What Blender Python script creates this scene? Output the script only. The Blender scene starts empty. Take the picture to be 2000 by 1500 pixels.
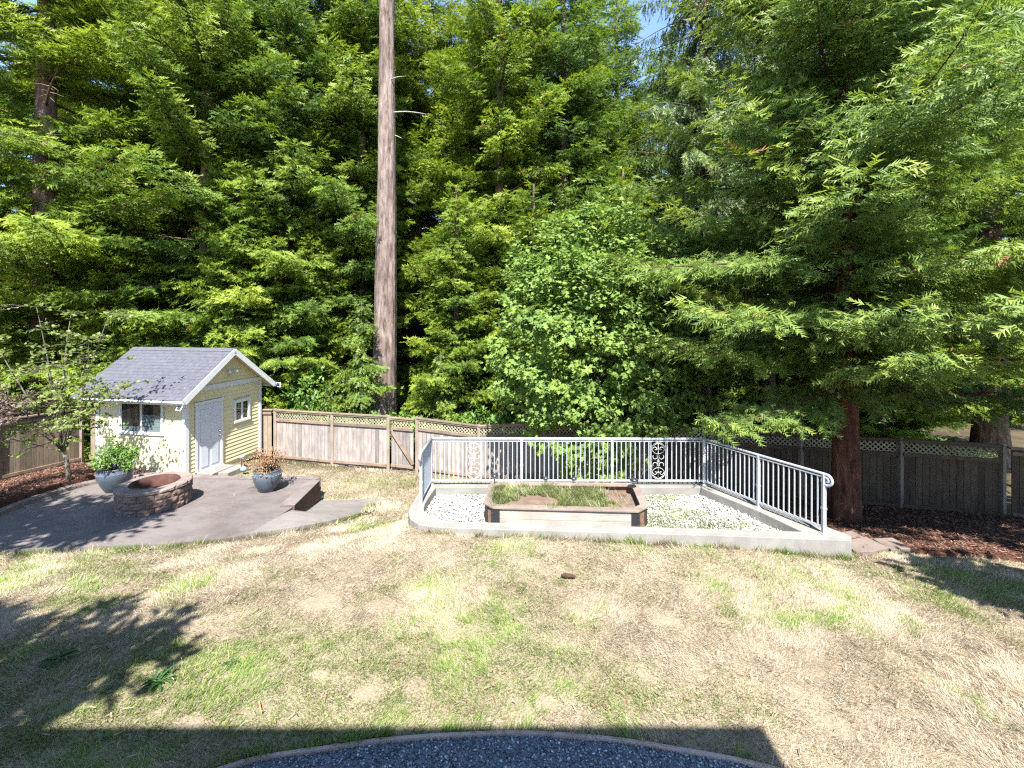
import bpy, bmesh, math, random
import numpy as np
from mathutils import Vector, Matrix
from mathutils.geometry import delaunay_2d_cdt

scene = bpy.context.scene
col = scene.collection

# ------------------------------------------------------------------ camera, sky, sun, exposure
CAM_Z = 3.75
cam_d = bpy.data.cameras.new('camera')
cam = bpy.data.objects.new('camera', cam_d)
col.objects.link(cam)
cam.location = (0, 0, CAM_Z)
cam.rotation_euler = (math.radians(90), 0, 0)
cam_d.sensor_fit = 'HORIZONTAL'
cam_d.sensor_width = 36
cam_d.lens = 15.3
cam_d.shift_y = -0.0625
cam_d.clip_start = 0.05
cam_d.clip_end = 2000
scene.camera = cam

SUN_DIR = Vector((0.12, -1.61, 2.2)).normalized()      # towards the sun
world = bpy.data.worlds.new('World')
scene.world = world
world.use_nodes = True
wn = world.node_tree
bg = wn.nodes['Background']
sky = wn.nodes.new('ShaderNodeTexSky')
sky.sky_type = 'NISHITA'
sky.sun_disc = False
sky.sun_elevation = math.asin(SUN_DIR.z)
sky.sun_rotation = math.atan2(SUN_DIR.x, SUN_DIR.y)
sky.air_density = 1.0
sky.dust_density = 0.2
sky.ozone_density = 3.0
wn.links.new(sky.outputs[0], bg.inputs[0])
bg.inputs[1].default_value = 0.115
sun_d = bpy.data.lights.new('sun', 'SUN')
sun_d.energy = 5.0
sun_d.angle = math.radians(0.55)
sun_d.color = (1.0, 0.972, 0.925)
sun = bpy.data.objects.new('sun', sun_d)
col.objects.link(sun)
sun.rotation_euler = SUN_DIR.to_track_quat('Z', 'Y').to_euler()
sun.location = (0, -20, 30)
vs = scene.view_settings
vs.view_transform = 'Standard'
vs.look = 'None'
vs.gamma = 1
vs.exposure = 2.03
vs.use_curve_mapping = False
scene.cycles.max_bounces = 6
scene.cycles.transparent_max_bounces = 4
scene.cycles.use_denoising = False
scene.cycles.filter_width = 1.25
scene.cycles.use_adaptive_sampling = True
scene.cycles.adaptive_threshold = 0.012
scene.render.use_persistent_data = False

RNG = np.random.default_rng(7)
R = random.Random(11)

# ------------------------------------------------------------------ materials
def new_mat(name):
    m = bpy.data.materials.new(name)
    m.use_nodes = True
    nt = m.node_tree
    return m, nt, nt.nodes['Principled BSDF']

def nd(nt, t, **kw):
    n = nt.nodes.new(t)
    for k, v in kw.items():
        setattr(n, k, v)
    return n

def ramp(nt, fac, stops, interp='LINEAR'):
    r = nd(nt, 'ShaderNodeValToRGB')
    r.color_ramp.interpolation = interp
    el = r.color_ramp.elements
    while len(el) < len(stops):
        el.new(0.5)
    for e, (p, c) in zip(el, stops):
        e.position = p
        e.color = (c[0], c[1], c[2], 1)
    nt.links.new(fac, r.inputs[0])
    return r.outputs[0]

def position(nt, scale=(1, 1, 1), rand_offset=0.0, rot=(0, 0, 0)):
    g = nd(nt, 'ShaderNodeNewGeometry')
    m = nd(nt, 'ShaderNodeMapping')
    m.inputs['Scale'].default_value = scale
    m.inputs['Rotation'].default_value = rot
    nt.links.new(g.outputs['Position'], m.inputs['Vector'])
    if rand_offset:
        oi = nd(nt, 'ShaderNodeObjectInfo')
        mu = nd(nt, 'ShaderNodeMath', operation='MULTIPLY')
        mu.inputs[1].default_value = rand_offset
        nt.links.new(oi.outputs['Random'], mu.inputs[0])
        nt.links.new(mu.outputs[0], m.inputs['Location'])
    return m.outputs[0]

def noise(nt, vec, scale, detail=4, rough=0.55, w=None):
    n = nd(nt, 'ShaderNodeTexNoise')
    n.inputs['Scale'].default_value = scale
    n.inputs['Detail'].default_value = detail
    n.inputs['Roughness'].default_value = rough
    nt.links.new(vec, n.inputs['Vector'])
    return n.outputs['Fac']

def mix(nt, fac, a, b, blend='MIX'):
    m = nd(nt, 'ShaderNodeMix', data_type='RGBA', blend_type=blend)
    for sock, v in ((m.inputs[0], fac), (m.inputs[6], a), (m.inputs[7], b)):
        if hasattr(v, 'is_linked'):
            nt.links.new(v, sock)
        elif isinstance(v, (int, float)):
            sock.default_value = v
        else:
            sock.default_value = (v[0], v[1], v[2], 1)
    return m.outputs[2]

def bump(nt, bsdf, h, strength=0.4, dist=0.02):
    b = nd(nt, 'ShaderNodeBump')
    b.inputs['Strength'].default_value = strength
    b.inputs['Distance'].default_value = dist
    nt.links.new(h, b.inputs['Height'])
    nt.links.new(b.outputs[0], bsdf.inputs['Normal'])

def simple(name, c, rough=0.6, metal=0.0, var=0.12, scale=6, bumpv=0.0, spec=0.5, objvar=0.0):
    m, nt, b = new_mat(name)
    p = position(nt)
    f = noise(nt, p, scale, 5)
    lo = [x * (1 - var) for x in c]
    hi = [min(1, x * (1 + var)) for x in c]
    cc = ramp(nt, f, [(0.25, lo), (0.75, hi)])
    if objvar:
        oi = nd(nt, 'ShaderNodeObjectInfo')
        v = ramp(nt, oi.outputs['Random'], [(0, (1 - objvar,) * 3), (1, (1, 1, 1))])
        cc = mix(nt, 1.0, cc, v, 'MULTIPLY')
    nt.links.new(cc, b.inputs['Base Color'])
    b.inputs['Roughness'].default_value = rough
    b.inputs['Metallic'].default_value = metal
    b.inputs['Specular IOR Level'].default_value = spec
    if bumpv:
        bump(nt, b, noise(nt, p, scale * 12, 5), bumpv, 0.01)
    return m

def leaf_mat(name, stops, trans=0.35, rough=0.5, objvar=0.25, spec=0.4):
    """stops: colour ramp over the per-leaf tint attribute"""
    m, nt, b = new_mat(name)
    at = nd(nt, 'ShaderNodeAttribute', attribute_name='tint')
    c = ramp(nt, at.outputs['Fac'], stops)
    if objvar:
        oi = nd(nt, 'ShaderNodeObjectInfo')
        v = ramp(nt, oi.outputs['Random'], [(0, (1 - 1.3 * objvar, 1 - objvar * .9, 1 - objvar * .2)), (.5, (1 - .5 * objvar, 1 - .3 * objvar, 1)), (1, (1 + .15 * objvar, 1, 1 - objvar))])
        c = mix(nt, 1.0, c, v, 'MULTIPLY')
    nt.links.new(c, b.inputs['Base Color'])
    b.inputs['Roughness'].default_value = rough
    b.inputs['Specular IOR Level'].default_value = spec
    if trans:
        t = nd(nt, 'ShaderNodeBsdfTranslucent')
        c2 = mix(nt, 1.0, c, (1.0, 1.0, 0.55), 'MULTIPLY')
        nt.links.new(c2, t.inputs[0])
        ms = nd(nt, 'ShaderNodeMixShader')
        ms.inputs[0].default_value = trans
        nt.links.new(b.outputs[0], ms.inputs[1])
        nt.links.new(t.outputs[0], ms.inputs[2])
        nt.links.new(ms.outputs[0], nt.nodes['Material Output'].inputs[0])
    return m

def col_mat(name, rough=0.8, trans=0.0, spec=0.2, bumpv=0):
    m, nt, b = new_mat(name)
    at = nd(nt, 'ShaderNodeAttribute', attribute_name='col')
    nt.links.new(at.outputs['Color'], b.inputs['Base Color'])
    b.inputs['Roughness'].default_value = rough
    b.inputs['Specular IOR Level'].default_value = spec
    if trans:
        t = nd(nt, 'ShaderNodeBsdfTranslucent')
        nt.links.new(at.outputs['Color'], t.inputs[0])
        ms = nd(nt, 'ShaderNodeMixShader')
        ms.inputs[0].default_value = trans
        nt.links.new(b.outputs[0], ms.inputs[1])
        nt.links.new(t.outputs[0], ms.inputs[2])
        nt.links.new(ms.outputs[0], nt.nodes['Material Output'].inputs[0])
    return m

def weathered_wood(name, base, dark, pale, streak=(28, 28, 1.3), objvar=0.35, rough=0.85):
    m, nt, b = new_mat(name)
    p = position(nt, streak, 37.0)
    f = noise(nt, p, 1.0, 6, 0.65)
    c = ramp(nt, f, [(0.28, dark), (0.46, base), (0.62, base), (0.76, pale)])
    p2 = position(nt, (1, 1, 1), 11.0)
    f2 = noise(nt, p2, 2.2, 3)
    c = mix(nt, ramp(nt, f2, [(0.4, (0, 0, 0)), (0.7, (0.55,) * 3)]), c, dark)
    oi = nd(nt, 'ShaderNodeObjectInfo')
    v = ramp(nt, oi.outputs['Random'], [(0, (1 - objvar, 1 - objvar, 1 - objvar)), (0.5, (1, 0.98, 0.97)), (1, (1.0, 0.94, 0.90))])
    c = mix(nt, 1.0, c, v, 'MULTIPLY')
    nt.links.new(c, b.inputs['Base Color'])
    b.inputs['Roughness'].default_value = rough
    b.inputs['Specular IOR Level'].default_value = 0.2
    bump(nt, b, f, 0.35, 0.01)
    return m

def concrete(name, c, dark, scale=1.2, rough=0.85):
    m, nt, b = new_mat(name)
    p = position(nt)
    f = noise(nt, p, scale, 7, 0.62)
    f2 = noise(nt, p, 60, 3)
    cc = ramp(nt, f, [(0.3, dark), (0.55, c), (0.8, [min(1, x * 1.15) for x in c])])
    f3 = noise(nt, position(nt, (1, 1.7, 1), 0, (0, 0, .5)), scale * 2.7, 6, 0.7)
    cc = mix(nt, ramp(nt, f3, [(0.5, (0, 0, 0)), (0.62, (.5,) * 3), (0.75, (.7,) * 3)]), cc, dark)
    cc = mix(nt, 0.25, cc, ramp(nt, f2, [(0.35, [x * 0.55 for x in c]), (0.65, [x * 1.1 for x in c])]))
    nt.links.new(cc, b.inputs['Base Color'])
    b.inputs['Roughness'].default_value = rough
    b.inputs['Specular IOR Level'].default_value = 0.25
    bump(nt, b, f2, 0.25, 0.004)
    return m

def bark(name, base, dark, pale, sc=9.0):
    m, nt, b = new_mat(name)
    p = position(nt, (1, 1, 0.2), 13.0)
    f = noise(nt, p, sc, 7, 0.7)
    p2 = position(nt, (1, 1, 0.35))
    f2 = noise(nt, p2, 1.4, 4)
    c = ramp(nt, f, [(0.32, dark), (0.5, base), (0.7, pale)])
    c = mix(nt, ramp(nt, f2, [(0.42, (0, 0, 0)), (0.68, (0.55,) * 3)]), c, dark)
    nt.links.new(c, b.inputs['Base Color'])
    b.inputs['Roughness'].default_value = 0.95
    b.inputs['Specular IOR Level'].default_value = 0.1
    bump(nt, b, f, 0.9, 0.05)
    return m

M = {}
M['yellow'] = simple('yellow_paint', (0.58, 0.505, 0.30), 0.6, var=0.07, scale=3)
M['white'] = simple('white_paint', (0.56, 0.56, 0.565), 0.45, var=0.04)
M['door_white'] = simple('door_paint', (0.50, 0.52, 0.56), 0.35, var=0.02)
M['shingle'] = simple('roof_shingle', (0.078, 0.079, 0.094), 0.9, var=0.2, scale=9, bumpv=0.4, spec=0.12, objvar=0.09)
M['glass'], nt_, b_ = new_mat('window_glass')
gl_ = nd(nt_, 'ShaderNodeBsdfGlossy'); gl_.inputs['Roughness'].default_value = 0.02
tr_ = nd(nt_, 'ShaderNodeBsdfTransparent'); tr_.inputs[0].default_value = (.75, .8, .8, 1)
ms_ = nd(nt_, 'ShaderNodeMixShader')
ms_.inputs[0].default_value = 0.16; nt_.links.new(tr_.outputs[0], ms_.inputs[1]); nt_.links.new(gl_.outputs[0], ms_.inputs[2])
nt_.links.new(ms_.outputs[0], nt_.nodes['Material Output'].inputs[0])
M['room'] = simple('dark_room', (0.03, 0.033, 0.04), 0.8)
M['blind'] = simple('blind_slat', (0.55, 0.58, 0.60), 0.5)
M['fence'] = weathered_wood('fence_wood', (0.26, 0.237, 0.22), (0.115, 0.09, 0.078), (0.42, 0.405, 0.39))
M['fence_rail'] = weathered_wood('fence_rail_wood', (0.205, 0.16, 0.12), (0.10, 0.066, 0.046), (0.30, 0.265, 0.225), (6, 6, 6))
M['fence_post'] = weathered_wood('fence_post_wood', (0.215, 0.178, 0.148), (0.115, 0.085, 0.065), (0.30, 0.27, 0.24))
M['lattice'] = weathered_wood('lattice_wood', (0.29, 0.26, 0.20), (0.165, 0.135, 0.09), (0.385, 0.36, 0.30), (9, 9, 9))
M['shade_toned_fence'] = weathered_wood('shade_toned_fence_wood', (0.085, 0.06, 0.042), (0.038, 0.026, 0.018), (0.135, 0.105, 0.08))  # fence wood copy with the right corner's shade put into its colour
M['old_fence'] = weathered_wood('old_fence_wood', (0.225, 0.185, 0.135), (0.11, 0.082, 0.06), (0.32, 0.275, 0.215))
M['planter'] = weathered_wood('planter_wood', (0.265, 0.25, 0.222), (0.17, 0.15, 0.125), (0.33, 0.32, 0.30), (2, 16, 16), objvar=0.08)
M['planter_cap'] = weathered_wood('planter_cap_wood', (0.19, 0.155, 0.13), (0.115, 0.088, 0.07), (0.26, 0.225, 0.20), (6, 6, 12), objvar=0.15)
M['planter_brown'] = weathered_wood('planter_brown_wood', (0.17, 0.105, 0.075), (0.09, 0.055, 0.04), (0.25, 0.17, 0.125), (6, 6, 16), objvar=0.1)
M['black_metal'] = simple('black_metal', (0.02, 0.02, 0.023), 0.4, var=0.2)
M['steel'] = simple('galvanised_steel', (0.34, 0.36, 0.39), 0.5, metal=0.35, var=0.1, scale=14)
M['brass'] = simple('ornament_metal', (0.36, 0.36, 0.355), 0.5, metal=0.0, var=0.12)
M['knob'] = simple('knob_nickel', (0.5, 0.47, 0.42), 0.25, metal=1.0)
M['conc'] = concrete('kerb_concrete', (0.20, 0.19, 0.173), (0.125, 0.117, 0.105))
M['patio'] = concrete('patio_concrete', (0.132, 0.113, 0.105), (0.072, 0.06, 0.055), 0.9)
M['path'] = concrete('path_concrete', (0.165, 0.148, 0.135), (0.10, 0.09, 0.08), 0.9)
M['patio_wall'] = concrete('patio_wall_concrete', (0.12, 0.07, 0.05), (0.05, 0.03, 0.022), 5)
M['patio_curb'] = concrete('patio_curb_concrete', (0.16, 0.135, 0.125), (0.09, 0.072, 0.066), 2)
M['block'] = concrete('fire_pit_block', (0.155, 0.105, 0.088), (0.08, 0.052, 0.044), 7)
M['cap'] = concrete('fire_pit_cap', (0.19, 0.15, 0.13), (0.12, 0.09, 0.078), 4)
M['rust'] = simple('rusty_steel', (0.055, 0.026, 0.02), 0.85, var=0.35, scale=8, bumpv=0.2, spec=0.15)
M['ash'] = simple('fire_ash', (0.12, 0.07, 0.05), 0.95, var=0.4, scale=20)
M['pot'] = simple('glazed_pot', (0.06, 0.076, 0.096), 0.28, var=0.18, scale=3, spec=0.6)
M['soil'] = simple('garden_soil', (0.125, 0.09, 0.066), 0.95, var=0.35, scale=9, bumpv=0.6, spec=0.1)
M['bark_pale'] = bark('redwood_bark_pale', (0.175, 0.13, 0.112), (0.04, 0.028, 0.024), (0.275, 0.23, 0.205), 8.0)
M['bark_red'] = bark('redwood_bark_red', (0.10, 0.042, 0.028), (0.035, 0.015, 0.011), (0.18, 0.09, 0.06))
M['bark_dark'] = bark('conifer_bark', (0.13, 0.085, 0.065), (0.05, 0.032, 0.026), (0.24, 0.18, 0.15))
M['bark_grey'] = bark('maple_bark', (0.14, 0.12, 0.10), (0.075, 0.06, 0.05), (0.21, 0.19, 0.17), 25)
M['dead_wood'] = bark('dead_wood', (0.36, 0.34, 0.32), (0.2, 0.19, 0.18), (0.5, 0.49, 0.48), 25)
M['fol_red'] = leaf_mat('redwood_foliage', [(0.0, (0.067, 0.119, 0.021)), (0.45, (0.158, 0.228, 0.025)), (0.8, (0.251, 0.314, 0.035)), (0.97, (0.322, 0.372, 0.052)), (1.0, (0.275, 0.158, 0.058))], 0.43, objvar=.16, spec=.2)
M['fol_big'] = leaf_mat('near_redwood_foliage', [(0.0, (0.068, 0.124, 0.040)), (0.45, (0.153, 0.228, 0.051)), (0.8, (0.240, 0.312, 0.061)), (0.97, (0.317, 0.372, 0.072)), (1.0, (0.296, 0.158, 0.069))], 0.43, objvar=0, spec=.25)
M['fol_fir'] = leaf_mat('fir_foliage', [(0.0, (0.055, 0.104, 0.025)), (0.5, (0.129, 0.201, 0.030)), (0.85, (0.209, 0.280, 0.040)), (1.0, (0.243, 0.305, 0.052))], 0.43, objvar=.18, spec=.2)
M['fol_droop'] = leaf_mat('drooping_foliage', [(0.0, (0.041, 0.057, 0.019)), (0.5, (0.087, 0.131, 0.029)), (1.0, (0.186, 0.228, 0.042))], 0.3)
M['fol_maple'] = leaf_mat('maple_leaf', [(0.0, (0.095, 0.161, 0.045)), (0.5, (0.178, 0.263, 0.063)), (0.9, (0.250, 0.332, 0.078)), (1.0, (0.334, 0.377, 0.099))], 0.42, rough=0.6, spec=0.15)
M['fol_jap'] = leaf_mat('small_maple_leaf', [(0.0, (0.13, 0.17, 0.035)), (0.5, (0.22, 0.25, 0.05)), (0.9, (0.30, 0.29, 0.07)), (1.0, (0.36, 0.24, 0.1))], 0.42)
M['fol_purple'] = leaf_mat('purple_maple_leaf', [(0.0, (0.06, 0.038, 0.05)), (0.5, (0.13, 0.092, 0.108)), (1.0, (0.21, 0.17, 0.18))], 0.25)
M['fol_shrub'] = leaf_mat('shrub_leaf', [(0.0, (0.08, 0.15, 0.025)), (0.5, (0.14, 0.24, 0.035)), (1.0, (0.22, 0.32, 0.045))], 0.35)
M['fol_weed'] = leaf_mat('weed_leaf', [(0.0, (0.03, 0.07, 0.016)), (1.0, (0.07, 0.14, 0.03))], 0.25)
M['fol_sap'] = leaf_mat('sapling_needles', [(0.0, (0.075, 0.125, 0.015)), (0.5, (0.14, 0.20, 0.02)), (1.0, (0.22, 0.27, 0.03))], 0.35)
M['fol_pot'] = leaf_mat('pot_leaf', [(0.0, (0.08, 0.17, 0.02)), (0.6, (0.16, 0.27, 0.03)), (1.0, (0.25, 0.30, 0.05))], 0.35)
M['fol_dry'] = leaf_mat('dry_pot_leaf', [(0.0, (0.16, 0.07, 0.04)), (0.5, (0.27, 0.15, 0.08)), (0.85, (0.36, 0.25, 0.13)), (1.0, (0.2, 0.22, 0.06))], 0.25)
M['grass'] = col_mat('grass_blade', 0.7, 0.25)
M['stone'] = col_mat('gravel_stone', 0.8)
M['chip'] = col_mat('bark_chip', 0.9)
M['siding_house'] = simple('house_paint', (0.6, 0.55, 0.45), 0.7)
M['red_paint'] = simple('red_paint', (0.4, 0.05, 0.04), 0.6)
M['edge'] = weathered_wood('edging_wood', (0.36, 0.30, 0.29), (0.2, 0.16, 0.15), (0.46, 0.42, 0.42), (6, 6, 6))
M['solar'] = simple('solar_cell', (0.03, 0.03, 0.04), 0.2)
M['paver'] = concrete('paver_stone', (0.15, 0.115, 0.1), (0.09, 0.065, 0.055), 3)
M['lamp_glass'] = simple('lamp_glass', (0.5, 0.5, 0.5), 0.1)
M['blue_glass'] = simple('blue_glass', (0.25, 0.33, 0.6), 0.15)

# lawn soil material
def ground_mat():
    m, nt, b = new_mat('lawn_soil')
    p = position(nt)
    f = noise(nt, p, 0.7, 6)
    f2 = noise(nt, p, 35, 4)
    c = ramp(nt, f, [(0.3, (0.16, 0.122, 0.083)), (0.55, (0.25, 0.205, 0.145)), (0.75, (0.20, 0.175, 0.10))])
    c = mix(nt, 0.45, c, ramp(nt, f2, [(0.3, (0.075, 0.056, 0.035)), (0.7, (0.26, 0.215, 0.15))]))
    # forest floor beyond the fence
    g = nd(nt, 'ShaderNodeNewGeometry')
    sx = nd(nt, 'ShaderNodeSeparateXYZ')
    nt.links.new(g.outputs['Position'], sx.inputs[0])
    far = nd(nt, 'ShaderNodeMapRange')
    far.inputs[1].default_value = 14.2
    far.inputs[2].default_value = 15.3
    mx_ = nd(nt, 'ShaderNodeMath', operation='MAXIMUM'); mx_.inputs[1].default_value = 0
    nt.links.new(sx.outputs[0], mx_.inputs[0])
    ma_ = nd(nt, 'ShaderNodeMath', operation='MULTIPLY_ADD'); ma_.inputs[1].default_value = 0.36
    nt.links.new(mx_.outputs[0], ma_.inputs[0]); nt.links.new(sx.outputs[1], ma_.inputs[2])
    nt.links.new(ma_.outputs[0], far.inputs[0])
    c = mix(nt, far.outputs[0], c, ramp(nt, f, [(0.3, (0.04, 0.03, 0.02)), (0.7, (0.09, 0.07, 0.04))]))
    nt.links.new(c, b.inputs['Base Color'])
    b.inputs['Roughness'].default_value = 0.95
    b.inputs['Specular IOR Level'].default_value = 0.1
    bump(nt, b, f2, 0.6, 0.03)
    return m
M['ground'] = ground_mat()
def mulch_mat():
    m, nt, b = new_mat('mulch')
    p = position(nt)
    f = noise(nt, p, 22, 5, 0.7)
    c = ramp(nt, f, [(0.3, (0.03, 0.014, 0.01)), (0.5, (0.075, 0.034, 0.023)), (0.72, (0.14, 0.075, 0.052))])
    nt.links.new(c, b.inputs['Base Color'])
    b.inputs['Roughness'].default_value = 0.95
    b.inputs['Specular IOR Level'].default_value = 0.1
    bump(nt, b, f, 1.0, 0.04)
    return m
M['mulch'] = mulch_mat()
M['gravel_base'] = simple('white_gravel_base', (0.42, 0.40, 0.35), 0.9, var=0.4, scale=40)
M['blue_base'] = simple('blue_gravel_base', (0.10, 0.12, 0.15), 0.9, var=0.5, scale=50)

# ------------------------------------------------------------------ geometry helpers
def raw_mesh(name, v, f, mat=None, smooth=False):
    me = bpy.data.meshes.new(name)
    me.from_pydata([tuple(x) for x in v], [], [tuple(x) for x in f])
    if mat:
        me.materials.append(mat)
    if smooth:
        me.polygons.foreach_set('use_smooth', [True] * len(me.polygons))
    me.update()
    return me

def tri_mesh(name, v, tris, mat, tint=None, colr=None):
    """fast mesh of triangles from numpy arrays"""
    me = bpy.data.meshes.new(name)
    n = len(tris)
    me.vertices.add(len(v))
    me.vertices.foreach_set('co', np.ascontiguousarray(v, dtype=np.float32).ravel())
    me.loops.add(n * 3)
    me.loops.foreach_set('vertex_index', np.ascontiguousarray(tris, dtype=np.int32).ravel())
    me.polygons.add(n)
    me.polygons.foreach_set('loop_start', np.arange(0, n * 3, 3, dtype=np.int32))
    me.materials.append(mat)
    if tint is not None:
        a = me.attributes.new('tint', 'FLOAT', 'POINT')
        a.data.foreach_set('value', np.clip(tint, 0, 1).astype(np.float32))
    if colr is not None:
        a = me.attributes.new('col', 'FLOAT_COLOR', 'POINT')
        c4 = np.concatenate([colr, np.ones((len(colr), 1))], 1)
        a.data.foreach_set('color', c4.astype(np.float32).ravel())
    me.update(calc_edges=True)
    return me

def link(name, data, parent=None, mw=None):
    o = bpy.data.objects.new(name, data)
    col.objects.link(o)
    if mw is not None:
        o.matrix_basis = mw
    if parent is not None:
        o.parent = parent
        o.matrix_parent_inverse = parent.matrix_basis.inverted()
    return o

def tag(o, label=None, cat=None, group=None, kind=None):
    if label: o['label'] = label
    if cat: o['category'] = cat
    if group: o['group'] = group
    if kind: o['kind'] = kind
    return o

def thing(name, loc, label, cat, group=None):
    o = link(name, None, mw=Matrix.Translation(Vector(loc)))
    o.empty_display_size = 0.2
    return tag(o, label, cat, group)

def copy_tree(o, parent=None):
    c = o.copy()
    col.objects.link(c)
    c.parent = parent
    for ch in list(o.children):
        copy_tree(ch, c)
    return c

class MB:
    def __init__(self):
        self.v, self.f = [], []
    def add(self, v, f):
        n = len(self.v)
        self.v += [tuple(x) for x in v]
        self.f += [tuple(i + n for i in q) for q in f]
        return self
    def box(self, c, s, rot=None):
        v = []
        for dx in (-.5, .5):
            for dy in (-.5, .5):
                for dz in (-.5, .5):
                    p = Vector((dx * s[0], dy * s[1], dz * s[2]))
                    if rot: p = rot @ p
                    v.append(p + Vector(c))
        return self.add(v, BOXF)
    def hexa(self, pts):      # 8 points ordered as BOXF expects
        return self.add(pts, BOXF)
    def tube(self, pts, r, n=6, cap=True):
        pts = [Vector(p) for p in pts]
        rr = r if isinstance(r, (list, tuple)) else [r] * len(pts)
        v, f = [], []
        ref = None
        for i, p in enumerate(pts):
            t = (pts[min(i + 1, len(pts) - 1)] - pts[max(i - 1, 0)])
            if t.length < 1e-9: t = Vector((0, 0, 1))
            t.normalize()
            if ref is None or abs(ref.dot(t)) > 0.98:
                ref = Vector((1, 0, 0)) if abs(t.x) < 0.8 else Vector((0, 1, 0))
            a = t.cross(ref).normalized()
            b = t.cross(a)
            ref = b.cross(t) if False else ref
            for k in range(n):
                an = 2 * math.pi * k / n
                v.append(p + (a * math.cos(an) + b * math.sin(an)) * rr[i])
        for i in range(len(pts) - 1):
            for k in range(n):
                f.append((i * n + k, i * n + (k + 1) % n, (i + 1) * n + (k + 1) % n, (i + 1) * n + k))
        if cap:
            f.append(tuple(range(n))[::-1])
            f.append(tuple((len(pts) - 1) * n + k for k in range(n)))
        return self.add(v, f)
    def lathe(self, prof, c=(0, 0, 0), n=32):
        v, f = [], []
        for (r, z) in prof:
            for k in range(n):
                a = 2 * math.pi * k / n
                v.append((c[0] + r * math.cos(a), c[1] + r * math.sin(a), c[2] + z))
        for i in range(len(prof) - 1):
            for k in range(n):
                f.append((i * n + k, i * n + (k + 1) % n, (i + 1) * n + (k + 1) % n, (i + 1) * n + k))
        return self.add(v, f)
    def build(self, name, mat, parent=None, smooth=False, bevel=0):
        me = raw_mesh(name, self.v, self.f, mat, smooth)
        o = link(name, me, parent)
        if bevel:
            b = o.modifiers.new('bevel', 'BEVEL')
            b.width = bevel
            b.segments = 2
            b.limit_method = 'ANGLE'
        return o
BOXF = [(0, 1, 3, 2), (4, 6, 7, 5), (0, 4, 5, 1), (2, 3, 7, 6), (0, 2, 6, 4), (1, 5, 7, 3)]

_unit = {}
def unit_cube(mat):
    if mat.name not in _unit:
        mb = MB().box((0, 0, 0), (1, 1, 1))
        _unit[mat.name] = raw_mesh('plank_' + mat.name, mb.v, mb.f, mat)
    return _unit[mat.name]

def beam(name, p0, p1, w, h, mat, parent, up=Vector((0, 0, 1))):
    """box from p0 to p1: w across, h along the up side; shares mesh data"""
    p0, p1 = Vector(p0), Vector(p1)
    d = p1 - p0
    x = d.normalized()
    if abs(x.dot(up)) > 0.99:
        up = Vector((0, 1, 0))
    y = up.cross(x).normalized()
    z = x.cross(y)
    m = Matrix((x * d.length, y * w, z * h)).transposed().to_4x4()
    m.translation = (p0 + p1) / 2
    return link(name, unit_cube(mat), parent, m)

def ubox(name, c, s, rotz, mat, parent):
    m = Matrix.Translation(Vector(c)) @ Matrix.Rotation(rotz, 4, 'Z') @ Matrix.Diagonal((s[0], s[1], s[2], 1))
    return link(name, unit_cube(mat), parent, m)

def in_poly(x, y, poly):
    x = np.asarray(x); y = np.asarray(y)
    r = np.zeros(x.shape, bool)
    n = len(poly)
    j = n - 1
    for i in range(n):
        xi, yi = poly[i][:2]; xj, yj = poly[j][:2]
        c = ((yi > y) != (yj > y)) & (x < (xj - xi) * (y - yi) / (yj - yi + 1e-12) + xi)
        r ^= c
        j = i
    return r

_tab = {}
def vnoise(x, y, scale, seed=0):
    if seed not in _tab:
        _tab[seed] = np.random.default_rng(seed + 100).random((256, 256))
    T = _tab[seed]
    x = np.asarray(x) * scale; y = np.asarray(y) * scale
    ix = np.floor(x).astype(int); iy = np.floor(y).astype(int)
    fx = x - ix; fy = y - iy
    fx = fx * fx * (3 - 2 * fx); fy = fy * fy * (3 - 2 * fy)
    a = T[ix % 256, iy % 256]; b = T[(ix + 1) % 256, iy % 256]
    c = T[ix % 256, (iy + 1) % 256]; d = T[(ix + 1) % 256, (iy + 1) % 256]
    return (a * (1 - fx) + b * fx) * (1 - fy) + (c * (1 - fx) + d * fx) * fy

def fnoise(x, y, scale, seed=0, octs=4):
    s = 0; a = 0.5; t = 0
    for k in range(octs):
        s = s + a * vnoise(x, y, scale * 2 ** k, seed + k); t += a; a *= 0.55
    return s / t

class TPS:
    def __init__(self, pts, lam=0.02):
        p = np.array(pts, float)
        self.p = p[:, :2]
        n = len(p)
        d = np.linalg.norm(self.p[:, None] - self.p[None], axis=2)
        K = self.phi(d) + lam * np.eye(n)
        P = np.c_[np.ones(n), self.p]
        A = np.zeros((n + 3, n + 3))
        A[:n, :n] = K; A[:n, n:] = P; A[n:, :n] = P.T
        s = np.linalg.solve(A, np.r_[p[:, 2], 0, 0, 0])
        self.w, self.a = s[:n], s[n:]
    @staticmethod
    def phi(d):
        return np.where(d > 1e-9, d * d * np.log(np.maximum(d, 1e-9)), 0)
    def __call__(self, x, y):
        x = np.atleast_1d(np.asarray(x, float)); y = np.atleast_1d(np.asarray(y, float))
        sh = x.shape
        q = np.c_[x.ravel(), y.ravel()]
        out = np.empty(len(q))
        for i in range(0, len(q), 20000):
            d = np.linalg.norm(q[i:i + 20000, None] - self.p[None], axis=2)
            out[i:i + 20000] = self.phi(d) @ self.w + self.a[0] + q[i:i + 20000] @ self.a[1:]
        return out.reshape(sh)

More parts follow.
